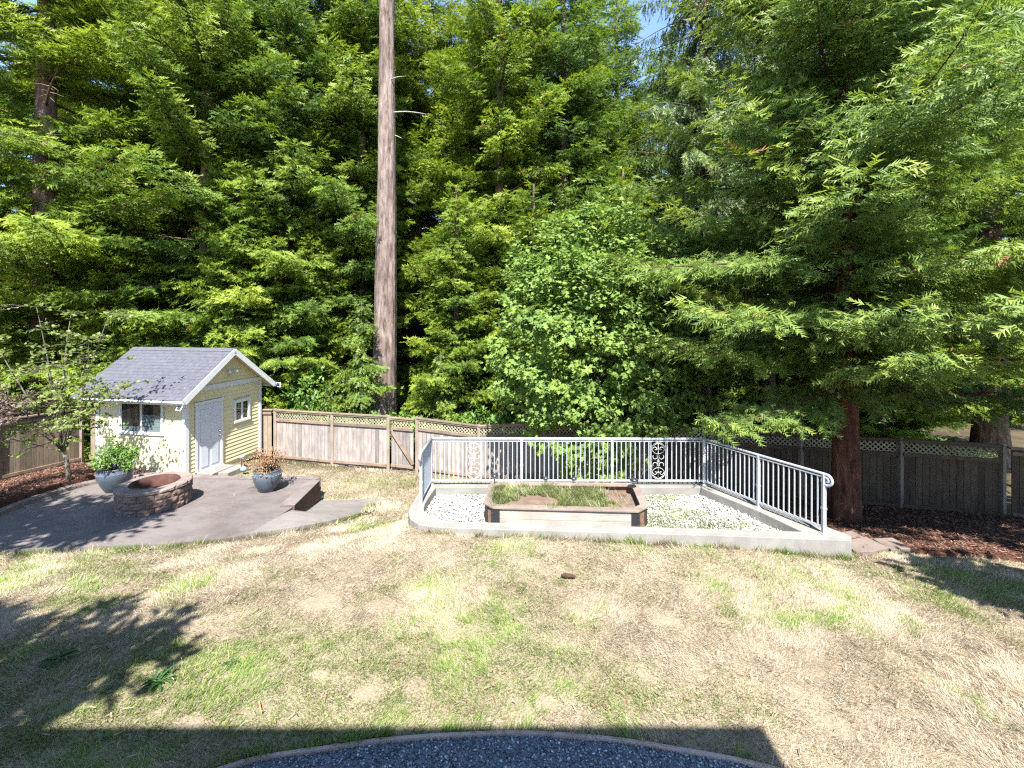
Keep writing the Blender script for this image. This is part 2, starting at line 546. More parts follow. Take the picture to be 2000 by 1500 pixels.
# ------------------------------------------------------------------ terrain
def z_patio(x, y): return -0.52 - 0.055 * (np.asarray(y) - 8.3)
CTRL = [(-6, 0, 0), (0, 0, 0), (6, 0, 0), (-12, 0, -.1), (12, 0, -.1), (-24, 0, -.3), (24, 0, -.3), (-24, 10, -.9), (24, 10, -.9),
        (-24, 26, -1.8), (0, 26, -1.9), (24, 26, -1.8), (-12, 22, -1.8), (12, 22, -1.8), (-18, 16, -1.4), (18, 16, -1.4),
        (0, 4, 0), (-3, 5, -.02), (4, 4.5, 0), (-6, 5, -.08), (-1, 6, -.02), (3, 6, -.02), (6, 6, -.1), (6.2, 7.0, -.2), (8, 6.5, -.22), (-4, 6.5, -.12),
        (-9.3, 7.6, -.50), (-6.2, 8.0, -.50), (-4.6, 8.3, -.50), (-3.3, 9.6, -.72), (-3.3, 10.6, -.95), (-9, 6, -.25), (-2.2, 7.6, -.12), (-2.4, 8.8, -.40),
        (-1.9, 7.8, -.02), (-1, 7.45, .0), (1, 7.3, -.02), (3, 7.1, -.06), (4.3, 7.05, -.1), (5.5, 6.9, -.16), (6.2, 7.6, -.3),
        (0, 8.6, -.24), (3, 8.4, -.24), (4.3, 8, -.25),
        (-8, 10, -.85), (-6.5, 9.5, -.80), (-7, 12, -1.0), (-10, 10.5, -.85), (-9, 12.2, -1.0),
        (-3.2, 11.7, -1.16), (-5.1, 12.7, -1.28), (-4, 13.2, -1.32), (-6.5, 14.3, -1.3), (-8.4, 15, -1.2), (-6.2, 13.2, -1.15),
        (-8.7, 16, -1.38), (-6.36, 15.4, -1.38), (-4.27, 15, -1.42), (-3.24, 14.8, -1.42), (-1.12, 14.6, -1.56), (.83, 14.2, -1.45), (5.6, 12.3, -1.2), (7.6, 11.5, -1.05), (9.6, 10.8, -1.0), (11.6, 10.3, -.95),
        (-2.6, 10.2, -.95), (0, 11, -1.35), (3, 11, -1.3), (5.2, 10, -1.0), (6.2, 8.7, -.6), (7.65, 10, -.92), (9, 8.3, -.5), (11.5, 8, -.5), (8.2, 7.6, -.36), (11, 6.5, -.3),
        (-11.2, 9.5, -.46), (-11.6, 11.8, -.58), (-13.4, 11.4, -.8), (-14.4, 12, -.92), (-14.8, 14.6, -1.1), (-13, 9, -.5), (-13.3, 13.2, -.85), (-12.4, 12.9, -.75)]
_zt = TPS(CTRL, 0.01)
def zt(x, y):
    x = np.asarray(x, float); y = np.asarray(y, float)
    sc = x.ndim == 0
    z = _zt(np.clip(x, -24, 24), np.clip(y, 0, 26))
    z = np.clip(z, -2.2, 0.05) + 0.02 * (fnoise(np.atleast_1d(x), np.atleast_1d(y), 1.3, 3) - .5)
    return float(z[0]) if sc else z

xs = np.unique(np.r_[np.linspace(-400, -30, 12), np.linspace(-30, -16, 15), np.linspace(-16, 16, 161), np.linspace(16, 30, 15), np.linspace(30, 400, 12)])
ys = np.unique(np.r_[np.linspace(-60, 0, 10), np.linspace(0, 17, 102), np.linspace(17, 30, 14), np.linspace(30, 600, 16)])
gx, gy = np.meshgrid(xs, ys, indexing='ij')
gz = zt(gx.ravel(), gy.ravel())
CARVE = [([(-11.6, 9.3), (-11.1, 8.45), (-9.6, 7.95), (-8.0, 8.13), (-6.6, 8.25), (-5.2, 8.7), (-4.4, 9.05), (-3.7, 9.9), (-3.5, 10.7), (-3.6, 11.2), (-3.35, 11.7), (-3.2, 12.0), (-5.3, 12.1), (-5.7, 12.3), (-7.4, 12.3), (-9.3, 12.5), (-10.2, 12.6), (-11.1, 12.4), (-11.7, 11.6), (-11.8, 10.5)], 0.25),
         ([(-1.8, 9.6), (-1.85, 8.3), (-1.3, 7.8), (5.5, 7.35), (4.3, 9.6)], 0.3)]
for po_, dp in CARVE:
    k_ = in_poly(gx.ravel(), gy.ravel(), po_)
    gz = np.where(k_, gz - dp, gz)
gv = np.c_[gx.ravel(), gy.ravel(), gz]
nx, ny = len(xs), len(ys)
I = np.arange(nx * ny).reshape(nx, ny)
q = np.stack([I[:-1, :-1], I[1:, :-1], I[1:, 1:], I[:-1, 1:]], -1).reshape(-1, 4)
gt = np.concatenate([q[:, [0, 1, 2]], q[:, [0, 2, 3]]])
gm = tri_mesh('ground', gv, gt, M['ground'])
gm.polygons.foreach_set('use_smooth', [True] * len(gm.polygons))
tag(link('ground', gm), kind='structure')

def smooth_poly(pts, n=6, closed=True):
    """Catmull-Rom through points"""
    out = []
    N = len(pts)
    rng_ = range(N if closed else N - 1)
    for i in rng_:
        g = (lambda k: Vector(pts[k % N][:2])) if closed else (lambda k: Vector(pts[max(0, min(N - 1, k))][:2]))
        p0, p1, p2, p3 = g(i - 1), g(i), g(i + 1), g(i + 2)
        for k in range(n):
            t = k / n
            out.append(tuple(0.5 * ((2 * p1) + (p2 - p0) * t + (2 * p0 - 5 * p1 + 4 * p2 - p3) * t * t + (3 * p1 - p0 - 3 * p2 + p3) * t ** 3)))
    if not closed:
        out.append(tuple(pts[-1][:2]))
    return out

def sheet(name, poly, zf, mat, step=0.25, skirt=0.25, jitter=0.0, smooth=True):
    """surface over a polygon following zf(x, y), with a vertical skirt"""
    P = np.array([p[:2] for p in poly])
    x0, y0 = P.min(0); x1, y1 = P.max(0)
    a, b = np.meshgrid(np.arange(x0, x1, step), np.arange(y0, y1, step))
    a = a.ravel() + RNG.uniform(-.2, .2, a.size) * step; b = b.ravel() + RNG.uniform(-.2, .2, b.size) * step
    k = in_poly(a, b, P)
    ins = np.c_[a[k], b[k]]
    co = [Vector(p) for p in P] + [Vector(p) for p in ins]
    n = len(P)
    vv, ee, ff, _, _, _ = delaunay_2d_cdt(co, [(i, (i + 1) % n) for i in range(n)], [], 1, 1e-5)
    V = np.array([(v.x, v.y) for v in vv])
    Z = zf(V[:, 0], V[:, 1])
    v = [(x, y, z) for (x, y), z in zip(V, Z)]
    f = [tuple(t) for t in ff]
    if skirt:
        base = len(v)
        zb = zf(P[:, 0], P[:, 1])
        for (x, y), z in zip(P, zb): v += [(x, y, z), (x, y, z - skirt)]
        for i in range(n):
            j = (i + 1) % n
            f.append((base + 2 * i, base + 2 * i + 1, base + 2 * j + 1, base + 2 * j))
    me = raw_mesh(name, v, f, mat)
    bm = bmesh.new(); bm.from_mesh(me)
    bmesh.ops.recalc_face_normals(bm, faces=bm.faces)
    bm.to_mesh(me); bm.free()
    return link(name, me)

# patio
PATIO = [(-11.3, 9.3), (-10.9, 8.6), (-9.6, 8.0), (-8.0, 8.18), (-6.6, 8.3), (-5.6, 8.55), (-5.27, 8.72), (-5.18, 9.5), (-5.13, 10.2), (-5.33, 11.95), (-5.7, 12.25), (-6.4, 12.3), (-7.4, 12.2), (-8.4, 12.3), (-9.3, 12.45), (-10.2, 12.5), (-11.0, 12.3), (-11.5, 11.6), (-11.6, 10.6)]
tag(sheet('patio', PATIO, z_patio, M['patio'], 0.3, 0.6), kind='structure')
_zp = TPS([(-5.27, 8.74, -.545), (-5.18, 9.5, -.588), (-5.13, 10.15, -.70), (-5.15, 10.35, -.86), (-5.33, 11.97, -1.23), (-3.65, 10.34, -.88), (-3.5, 11.9, -1.19), (-4.2, 9.3, -.62), (-4.2, 11.9, -1.21)], 0.0)
def z_path(x, y): return _zp(x, y) + 0.012
PATH = [(-5.27, 8.73), (-4.9, 8.86), (-4.45, 9.1), (-4.0, 9.6), (-3.72, 10.15), (-3.62, 10.7), (-3.72, 11.2), (-3.5, 11.7), (-3.3, 12.05), (-4.2, 12.05), (-5.31, 12.0), (-5.12, 10.2), (-5.17, 9.5)]
tag(sheet('path', PATH, z_path, M['path'], 0.2, 0.25), kind='structure')
# retaining wall at the patio's right side
wl = thing('retaining_wall', (-5.3, 11, -1.0), 'low dark concrete retaining wall edging the patio beside the path', 'wall')
mb = MB()
A, B_ = (-5.13, 10.18), (-5.33, 11.98)
dn = Vector((B_[0] - A[0], B_[1] - A[1])).normalized()
nn = Vector((dn.y, -dn.x))     # outward (+x)
def wp(p, o, z): return (p[0] + nn.x * o, p[1] + nn.y * o, z)
za, zb = float(z_patio(0, A[1])) + .03, float(z_patio(0, B_[1])) + .05
mb.hexa([wp(A, -.28, -1.5), wp(A, -.28, za), wp(A, .04, -1.5), wp(A, .04, za), wp(B_, -.28, -1.6), wp(B_, -.28, zb), wp(B_, .04, -1.6), wp(B_, .04, zb)])
mb.build('wall_body', M['patio_wall'], wl, bevel=0.015)
mb = MB()
mb.hexa([wp(A, -.30, za + .002), wp(A, -.30, za + .022), wp(A, .05, za + .002), wp(A, .05, za + .022), wp(B_, -.3, zb + .002), wp(B_, -.3, zb + .022), wp(B_, .05, zb + .002), wp(B_, .05, zb + .022)])
mb.build('wall_cap', M['patio_curb'], wl, bevel=0.008)
# kerb between mulch and patio on the left and back
def curb_strip(name, pts, w, zf, h, mat, parent=None, bevel=0.02, depth=0.3):
    v, f = [], []
    n = len(pts)
    for i, p in enumerate(pts):
        t = Vector(pts[min(i + 1, n - 1)]) - Vector(pts[max(i - 1, 0)])
        t.normalize()
        nr = Vector((t.y, -t.x))
        z = float(np.atleast_1d(zf(p[0], p[1]))[0]) + h
        for s, zz in ((-1, z - depth), (-1, z), (1, z), (1, z - depth)):
            v.append((p[0] + nr.x * s * w / 2, p[1] + nr.y * s * w / 2, zz))
    for i in range(n - 1):
        for k in range(4):
            f.append((i * 4 + k, i * 4 + (k + 1) % 4, (i + 1) * 4 + (k + 1) % 4, (i + 1) * 4 + k))
    f += [(0, 1, 2, 3), tuple((n - 1) * 4 + k for k in (3, 2, 1, 0))]
    mb = MB(); mb.add(v, f)
    return mb.build(name, mat, parent, bevel=bevel)
cs = curb_strip('kerb', smooth_poly([(-10.95, 8.4), (-11.35, 9.3), (-11.65, 10.5), (-11.55, 11.6), (-11.05, 12.3), (-10.3, 12.55), (-9.9, 12.6)], 5, False), 0.2, z_patio, 0.09, M['patio_curb'])
tag(cs, kind='structure')
cs = curb_strip('kerb', smooth_poly([(-9.3, 12.5), (-8.4, 12.38), (-7.4, 12.3), (-6.4, 12.38), (-5.75, 12.3), (-5.4, 12.1)], 5, False), 0.16, z_patio, 0.05, M['patio_curb'])
tag(cs, kind='structure')

# mulch beds
MULCH_L = smooth_poly([(-11.05, 8.2), (-11.6, 9.4), (-11.75, 10.6), (-11.65, 11.6), (-11.2, 12.35), (-10.4, 12.75), (-12.6, 13.3), (-13.2, 13.6), (-14.4, 14.3), (-14.7, 12), (-15.0, 10.5), (-15.1, 8.2)], 4)
tag(sheet('mulch', MULCH_L, lambda x, y: zt(x, y) + 0.05 + .05 * fnoise(x, y, 2, 9), M['mulch'], 0.2, 0.15), kind='structure')
MULCH_R = smooth_poly([(5.85, 7.55), (6.6, 7.9), (7.3, 7.55), (8.2, 7.45), (9.0, 7.1), (10.5, 6.6), (13.5, 6.2), (14, 8), (13.4, 9.6), (11.6, 10.25), (9.6, 10.75), (7.6, 11.4), (5.6, 12.2), (4.6, 11), (4.9, 9.4)], 4)
tag(sheet('mulch', MULCH_R, lambda x, y: zt(x, y) + 0.05 + .07 * fnoise(x, y, 1.6, 19), M['mulch'], 0.2, 0.15), kind='structure')

# blue gravel bed by the house
GRAV = smooth_poly([(-2.9, 3.35), (-2.28, 3.66), (-1.6, 3.79), (-.91, 3.88), (0, 3.925), (.68, 3.87), (1.33, 3.78), (2.05, 3.63), (2.7, 3.4)], 5, False)
GRAVP = GRAV + [(3.2, 1.0), (-3.4, 1.0)]
tag(sheet('gravel_bed', GRAVP, lambda x, y: zt(x, y) + 0.012, M['blue_base'], 0.3, 0.1), kind='structure')
ed = curb_strip('lawn_edging', GRAV, 0.03, zt, 0.045, M['edge'], bevel=0.004, depth=0.15)
tag(ed, 'thin curved wooden edging strip between lawn and blue-grey gravel', 'edging')

# ------------------------------------------------------------------ raised kerb bed with railing
CT = 0.10
outer = [(-1.92, 9.78), (-1.96, 9.2), (-2.0, 8.6), (-1.98, 8.3), (-1.88, 8.0), (-1.68, 7.78), (-1.4, 7.68), (-1.0, 7.64), (0.5, 7.555), (2.1, 7.46), (3.8, 7.35), (5.62, 7.2), (5.74, 7.36), (5.2, 8.36), (4.42, 9.78), (2.2, 9.78), (0.1, 9.78)]
inner = [(-1.66, 9.50), (-1.70, 9.1), (-1.73, 8.65), (-1.70, 8.40), (-1.62, 8.18), (-1.44, 8.0), (-1.25, 7.93), (-0.95, 7.88), (0.5, 7.80), (2.1, 7.70), (3.8, 7.59), (4.98, 7.51), (5.0, 7.53), (4.72, 8.3), (4.10, 9.50), (2.2, 9.50), (0.1, 9.50)]
nO = len(outer)
v = []
for (ox, oy), (ix, iy) in zip(outer, inner):
    v += [(ox, oy, -1.4), (ox, oy, CT), (ix, iy, CT), (ix, iy, -1.4)]
f = []
for i in range(nO):
    j = (i + 1) % nO
    for k in range(3):
        f.append((i * 4 + k, i * 4 + k + 1, j * 4 + k + 1, j * 4 + k))
mb = MB(); mb.add(v, f)
kb = mb.build('bed_wall', M['conc'], bevel=0.012)
tag(kb, 'pale concrete kerb wall with rounded corner enclosing the white gravel bed', 'wall')
tag(sheet('gravel_bed', inner, lambda x, y: -0.10 + 0 * x + .03 * (fnoise(x, y, 1.5, 4) - .5), M['gravel_base'], 0.25, 0.2), kind='structure')

# railing
rl = thing('railing', (1.2, 9.65, CT), 'grey metal railing with scrollwork panels standing on the concrete bed wall', 'railing')
PL0 = Vector((-1.80, 8.62, CT)); PL1 = Vector((-1.79, 9.64, CT)); PR1 = Vector((4.24, 9.62, CT)); PRm = Vector((4.80, 8.48, CT)); PR0 = Vector((5.33, 7.44, CT))
PB1 = PL1.lerp(PR1, 0.332); PB2 = PL1.lerp(PR1, 0.664)
RH = 1.02
def post(p, h=RH, w=0.055):
    return ubox('post', p + Vector((0, 0, h / 2)), (w, w, h), 0, M['steel'], rl)
for p in (PL0, PL1, PB1, PB2, PR1, PRm, PR0):
    po = post(p)
    ubox('base_plate', p + Vector((0, 0, 0.006)), (0.11, 0.11, 0.012), 0, M['steel'], po)
    ubox('collar', p + Vector((0, 0, 0.43)), (0.068, 0.068, 0.03), 0, M['steel'], po)
def rail_bay(a, b, panel_at=None):
    d = (b - a)
    L = d.length
    x = d.normalized()
    bz = 0.10
    beam('bottom_rail', a + Vector((0, 0, bz)), b + Vector((0, 0, bz)), 0.035, 0.035, M['steel'], rl)
    beam('top_bar', a + Vector((0, 0, RH - .05)), b + Vector((0, 0, RH - .05)), 0.03, 0.02, M['steel'], rl)
    n = max(2, round(L / 0.1005))
    for i in range(1, n):
        s = L * i / n
        if panel_at is not None and abs(s - panel_at) < 0.145:
            continue
        p = a + x * s
        beam('baluster', p + Vector((0, 0, bz + .017)), p + Vector((0, 0, RH - .06)), 0.02, 0.02, M['steel'], rl)
    if panel_at is not None:
        c = a + x * panel_at
        for s in (-.165, .165):
            p = c + x * s
            beam('baluster', p + Vector((0, 0, bz + .017)), p + Vector((0, 0, RH - .06)), 0.02, 0.02, M['steel'], rl)
        m = MB()
        zc = (bz + RH - .06) / 2
        def T(pts, r=0.005):
            m.tube([c + x * px + Vector((0, -0.002, pz)) for px, pz in pts], r, 5)
        for sg in (-1, 1):
            zend = bz + .03 if sg < 0 else RH - .075
            cz = zend - sg * 0.13
            T([(.14 * math.cos(t), cz + .125 * math.sin(t)) for t in np.linspace(0, 2 * math.pi, 25)])
            for sx in (-1, 1):
                # spiral volutes
                T([(sx * (.065 + (.06 - .0042 * k) * math.cos(k * .42)), cz - sg * .02 + (.06 - .0042 * k) * math.sin(k * .42) * sg) for k in range(14)], 0.007)
                T([(sx * (.125 - .0), cz + sg * .04), (sx * .06, cz + sg * .085), (0, cz + sg * .118)], 0.006)
                T([(sx * (.07 + .05 * math.cos(t)), cz - sg * (.19 + .05 * math.sin(t))) for t in np.linspace(-.6, 3.9, 14)], 0.007)
                T([(sx * .03, cz - sg * .15), (sx * .015, cz - sg * .24), (0, cz - sg * .30)], 0.006)
            m.box(c + Vector((0, -.004, cz - sg * .02)), (0.035, 0.01, 0.035), Matrix.Rotation(math.pi / 4, 3, 'Y'))
        m.box(c + Vector((0, -.004, zc)), (0.05, 0.01, 0.05), Matrix.Rotation(math.pi / 4, 3, 'Y'))
        m.tube([c + Vector((0, 0, bz + .02)), c + Vector((0, 0, RH - .07))], 0.006, 5)
        m.build('scroll_panel', M['brass'], rl, smooth=True)
rail_bay(PL0, PL1)
rail_bay(PL1, PB1, 0.945)
rail_bay(PB1, PB2)
rail_bay(PB2, PR1, 1.02)
rail_bay(PR1, PRm)
rail_bay(PRm, PR0)
def handrail(pts, r=0.03):
    m = MB(); m.tube(pts, r, 10)
    return m.build('handrail', M['steel'], rl, smooth=True)
up = Vector((0, 0, RH))
dL = (PL0 - PL1).normalized()
le = [PL0 + up + dL * s for s in (0.0, 0.05)] + [PL0 + up + dL * (.05 + .07 * math.sin(t)) + Vector((0, 0, -.07 + .07 * math.cos(t))) for t in np.linspace(.3, 3.0, 8)]
handrail([PL1 + up] + le)
handrail([PL1 + up - Vector((.02, 0, 0)), PB1 + up, PB2 + up, PR1 + up + Vector((.02, 0, 0))])
dR = (PR0 - PR1).normalized()
sp = []
for k in range(26):
    t = k * .36
    r_ = .105 - .0031 * k
    sp.append(PR0 + up + dR * (.04 + r_ * math.sin(t)) + Vector((0, 0, -.105 + r_ * math.cos(t))))
handrail([PR1 + up, PRm + up, PR0 + up] + sp, 0.024)

# planter box
pb = thing('planter_box', (1.1, 8.6, -.1), 'low wooden planter box with black corner brackets in the white gravel bed', 'planter')
PT = 0.28
oc = [(-.353, 8.06), (2.30, 7.90), (2.55, 8.12), (2.66, 9.12), (2.48, 9.28), (-.30, 9.36), (-.50, 9.2), (-.54, 8.26)]
def inset(poly, d):
    n = len(poly); out = []
    for i in range(n):
        p0, p1, p2 = Vector(poly[i - 1]), Vector(poly[i]), Vector(poly[(i + 1) % n])
        a = (p1 - p0).normalized(); b = (p2 - p1).normalized()
        na = Vector((-a.y, a.x)); nb = Vector((-b.y, b.x))
        m = (na + nb).normalized()
        out.append(tuple(p1 + m * d / max(.3, m.dot(na))))
    return out
wall_p = inset(oc, 0.035)
cap_i = inset(oc, 0.15)
wi = inset(oc, 0.075)
nP = len(oc)
for i in range(nP):
    j = (i + 1) % nP
    o0, o1, i0, i1 = oc[i], oc[j], cap_i[i], cap_i[j]
    m = MB()
    g = 0.0
    m.hexa([(*o0, PT - .035), (*o0, PT), (*i0, PT - .035), (*i0, PT), (*o1, PT - .035), (*o1, PT), (*i1, PT - .035), (*i1, PT)])
    m.build('cap_board', M['planter_cap'], pb, bevel=0.006)
    w0, w1, q0, q1 = wall_p[i], wall_p[j], wi[i], wi[j]
    big = i in (0, 2, 4, 6)
    nb_ = 2 if big else 1
    for k in range(nb_):
        z0 = -.14 + (PT - .038 + .14) * k / nb_ + (.004 if k else 0)
        z1 = -.14 + (PT - .038 + .14) * (k + 1) / nb_
        m = MB()
        m.hexa([(*w0, z0), (*w0, z1), (*q0, z0), (*q0, z1), (*w1, z0), (*w1, z1), (*q1, z0), (*q1, z1)])
        m.build('side_board', M['planter'] if i in (0, ) else M['planter_brown'], pb, bevel=0.004)
    # metal bracket at each corner
    p = Vector(wall_p[i]); pa = Vector(wall_p[i - 1]); pc = Vector(wall_p[j])
    for tgt in (pa, pc):
        d = (tgt - p).normalized(); nr = Vector((d.y, -d.x))
        if tgt is pa: nr = -nr
        L = 0.11 if (tgt - p).length > 1 else 0.075
        m = MB()
        a0 = p - nr * -.0; 
        pts = []
        for s in (0, L):
            for o in (0.003, 0.012):
                for z in (-.14, PT - .04):
                    qv = p + d * s + nr * o
                    pts.append((qv.x, qv.y, z))
        m.hexa(pts)
        m.build('corner_bracket', M['black_metal'], pb)
soil_p = inset(oc, 0.08)
def z_soil(x, y):
    return np.where(x < 1.9, 0.20, 0.20 - .10 * np.clip((x - 1.9) / .3, 0, 1)) + .05 * (fnoise(x, y, 3, 8) - .5)
so = sheet('soil', soil_p, z_soil, M['soil'], 0.07, 0.15)
so.parent = pb; so.matrix_parent_inverse = pb.matrix_basis.inverted()
# solar lamps on the planter
def solar_lamp(p, s, label):
    t = thing('solar_lamp', p, label, 'garden lamp', 'black solar lamps around the planter')
    m = MB(); m.lathe([(0.001, .0), (.011, .0), (.011, .10), (.012, .10)], p, 8); m.build('stake', M['black_metal'], t)
    m = MB(); m.lathe([(0.02 * s, .10), (.045 * s, .105), (.05 * s, .15), (.04 * s, .152)], p, 14); m.build('lens', M['lamp_glass'], t, True)
    m = MB(); m.lathe([(0.075 * s, .148), (.078 * s, .155), (.06 * s, .185), (.03 * s, .20), (.001, .204)], p, 16); m.build('lamp_cap', M['black_metal'], t, True)
solar_lamp((-.37, 9.22, .29), 1.0, 'black solar lamp on the back left planter corner by the grass')
solar_lamp((2.52, 8.98, .29), 1.15, 'black solar lamp on the back right planter corner above bare soil')
solar_lamp((.72, 9.32, .20), .85, 'black solar lamp behind planter grass, left of the two middle ones')
solar_lamp((1.32, 9.30, .20), .85, 'black solar lamp behind planter grass, right of the two middle ones')

# ------------------------------------------------------------------ fences
def lattice(a, b, zlo, zhi, parent):
    """a, b: Vector points (x, y, slope z); diagonal strips between heights zlo..zhi over the a-b line"""
    d = Vector((b.x - a.x, b.y - a.y, 0)); L = d.length; x = d.normalized(); nrm = Vector((x.y, -x.x, 0))
    h = zhi - zlo
    m = MB()
    w = 0.028
    for layer, sg in ((0, 1), (1, -1)):
        off = -h
        while off < L + h:
            pts = []
            u0, u1 = off, off + sg * h
            t0, t1 = 0.0, 1.0
            lo, hi = min(u0, u1), max(u0, u1)
            ok = True
            # clip to 0..L
            for lim, sign in ((0, 1), (L, -1)):
                f0, f1 = sign * (u0 - lim), sign * (u1 - lim)
                if f0 < 0 and f1 < 0: ok = False
                elif f0 < 0: t0 = max(t0, f0 / (f0 - f1))
                elif f1 < 0: t1 = min(t1, f0 / (f0 - f1))
            if ok and t1 - t0 > .05:
                for t in (t0, t1):
                    u = u0 + (u1 - u0) * t
                    zz = zlo + h * t
                    for o in (0, 0.007):
                        for e in (-w * .7, w * .7):
                            uu = min(max(u + e, 0), L)
                            p = a + x * uu + nrm * (o + layer * .008 - .008)
                            pts.append((p.x, p.y, a.z + (b.z - a.z) * uu / L + zz))
                m.hexa(pts)
            off += 0.115
    return m.build('lattice', M['lattice'], parent)

def fence_bay(a, b, H, parent, board_mat, seed, rail_mat, lat=True, bw=0.14):
    """a, b: top points of the bay (x, y, z of the top)"""
    r = random.Random(seed)
    d = Vector((b.x - a.x, b.y - a.y, 0)); L = d.length; x = d.normalized(); nrm = Vector((x.y, -x.x, 0))
    if nrm.y > 0: nrm = -nrm                     # towards the yard
    dz = lambda s: a.z + (b.z - a.z) * s / L
    def pt(s, z, o=0): 
        p = a + x * s + nrm * o
        return Vector((p.x, p.y, dz(s) + z))
    beam('cap_rail', pt(0, 0), pt(L, 0), 0.14, 0.035, rail_mat, parent)
    lo = -H
    if lat:
        beam('lattice_rail', pt(.05, -.045, .03), pt(L - .05, -.045, .03), 0.03, 0.05, rail_mat, parent)
        beam('middle_rail', pt(.05, -.36, .025), pt(L - .05, -.36, .025), 0.05, 0.085, rail_mat, parent)
        lattice(pt(.05, 0), pt(L - .05, 0), -.33, -.06, parent)
        btop = -.34
    else:
        beam('middle_rail', pt(.05, -.12, .025), pt(L - .05, -.12, .025), 0.04, 0.085, rail_mat, parent)
        btop = -.03
    beam('bottom_rail', pt(.05, lo + .14, .025), pt(L - .05, lo + .14, .025), 0.05, 0.085, rail_mat, parent)
    n = max(1, round((L - .1) / bw))
    w = (L - .1) / n
    for i in range(n):
        s = .05 + w * (i + .5)
        p0, p1 = pt(s, lo + .02 + r.uniform(-.015, .015), -.012 + r.uniform(-.004, .004)), pt(s, btop, -.012 + r.uniform(-.004, .004))
        o = beam('board', p0, p1, w - r.uniform(.005, .012), 0.018, board_mat, parent, up=nrm)

def fence_post(p, H, parent, top=0.04):
    base = p.z - H - .15
    o = ubox('post', (p.x, p.y, (base + p.z + top) / 2), (0.10, 0.10, p.z + top - base), 0.2, M['fence_post'], parent)
    return o

FH = 1.83
run1 = [Vector(p) for p in ((-8.7, 16.0, .45), (-6.36, 15.4, .45), (-4.27, 15.0, .43))]
f1 = thing('fence', (-6.36, 15.4, -1.4), 'weathered grey board fence with lattice top between shed and gate', 'fence')
for i in range(2): fence_bay(run1[i], run1[i + 1], FH, f1, M['fence'], i, M['fence_rail'])
for p in run1: fence_post(p, FH, f1)
g0, g1 = Vector((-4.20, 14.98, .40)), Vector((-3.31, 14.82, .36))
gt_ = thing('garden_gate', (-3.75, 14.9, -1.4), 'board garden gate with diagonal brace and lattice top in the fence', 'gate')
fence_bay(g0, g1, FH - .06, gt_, M['fence'], 5, M['fence_rail'])
gx_ = (g1 - g0).normalized()
off = Vector((gx_.y, -gx_.x, 0)) * 0.06
beam('diagonal_brace', g0 + gx_ * .06 + off + Vector((0, 0, -.42)), g1 - gx_ * .04 + off + Vector((0, 0, -1.52)), 0.035, 0.09, M['fence_rail'], gt_)
m = MB(); m.box(g0 + off * 1.5 + Vector((.06, 0, -.5)), (.05, .03, .12)); m.build('latch', M['black_metal'], gt_)
run2 = [Vector(p) for p in ((-3.24, 14.8, .42), (-1.12, 14.6, .20), (.83, 14.2, .38), (2.5, 13.55, .5), (4.1, 12.95, .58), (5.64, 12.3, .64), (7.63, 11.5, .73), (9.63, 10.8, .79), (11.6, 10.3, .78))]
f2 = thing('fence', (3, 13.4, -1.4), 'long board fence with lattice top running from gate behind railing to shaded right corner', 'fence')
for i in range(len(run2) - 1): fence_bay(run2[i], run2[i + 1], FH if i < 3 else FH - .06, f2, M['fence'] if i < 4 else M['shade_toned_fence'], 20 + i, M['fence_rail'] if i < 4 else M['shade_toned_fence'])
for p in run2: fence_post(p, FH, f2)
run3 = [Vector(p) for p in ((11.7, 10.25, .74), (13.6, 9.5, .74))]
f3 = thing('fence', (13, 9.8, -1), 'plain board fence in deep shade at the far right edge', 'fence')
fence_bay(run3[0], run3[1], 1.7, f3, M['shade_toned_fence'], 40, M['fence_rail'], lat=False)
run4 = [Vector(p) for p in ((-14.5, 14.65, .75), (-14.85, 12.6, .85), (-15.15, 10.6, .95), (-15.4, 8.8, 1.0))]
f4 = thing('fence', (-14.3, 12, -1), 'tan board fence along the left side behind the small maple', 'fence')
for i in range(3): fence_bay(run4[i], run4[i + 1], 1.8, f4, M['old_fence'], 50 + i, M['fence_rail'], lat=False)
for p in run4: fence_post(p, 1.8, f4, 0.0)
run5 = [Vector(p) for p in ((-14.4, 14.8, .72), (-12.8, 15.3, .6), (-11.0, 15.8, .5), (-8.8, 16.03, .45))]
f5 = thing('fence', (-13, 15.3, -1.2), 'short dark board fence glimpsed behind the left end of the shed', 'fence')
for i in range(3): fence_bay(run5[i], run5[i + 1], 1.8, f5, M['old_fence'], 60 + i, M['fence_rail'], lat=False)

# ------------------------------------------------------------------ shed
SC = Vector((-9.68, 12.9)); SU = Vector((.174, .985)).normalized(); SW = Vector((-SU.y, SU.x))
SWID, SLEN = 3.0, 3.2
ZB, ZW, ZR = -.95, 1.66, 2.77          # base, wall top, ridge
SL = (ZR - ZW) / (SWID / 2)
def S(a, b, z): 
    p = SC + SU * a + SW * b
    return (p.x, p.y, z)
def sbox(name, a0, a1, b0, b1, z0, z1, mat, parent, bevel=0):
    m = MB(); m.hexa([S(a, b, z) for a in (a0, a1) for b in (b0, b1) for z in (z0, z1)])
    return m.build(name, mat, parent, bevel=bevel)
sh = thing('garden_shed', S(1.5, 1.6, ZB), 'small yellow clapboard garden shed with white trim and grey shingle roof', 'shed')
m = MB()
g = 0.03
pa = [S(g, g, ZB - .2), S(SWID - g, g, ZB - .2), S(SWID - g, SLEN - g, ZB - .2), S(g, SLEN - g, ZB - .2)]
pt_ = [S(g, g, ZW), S(SWID - g, g, ZW), S(SWID - g, SLEN - g, ZW), S(g, SLEN - g, ZW)]
r0, r1 = S(SWID / 2, g, ZR - .06), S(SWID / 2, SLEN - g, ZR - .06)
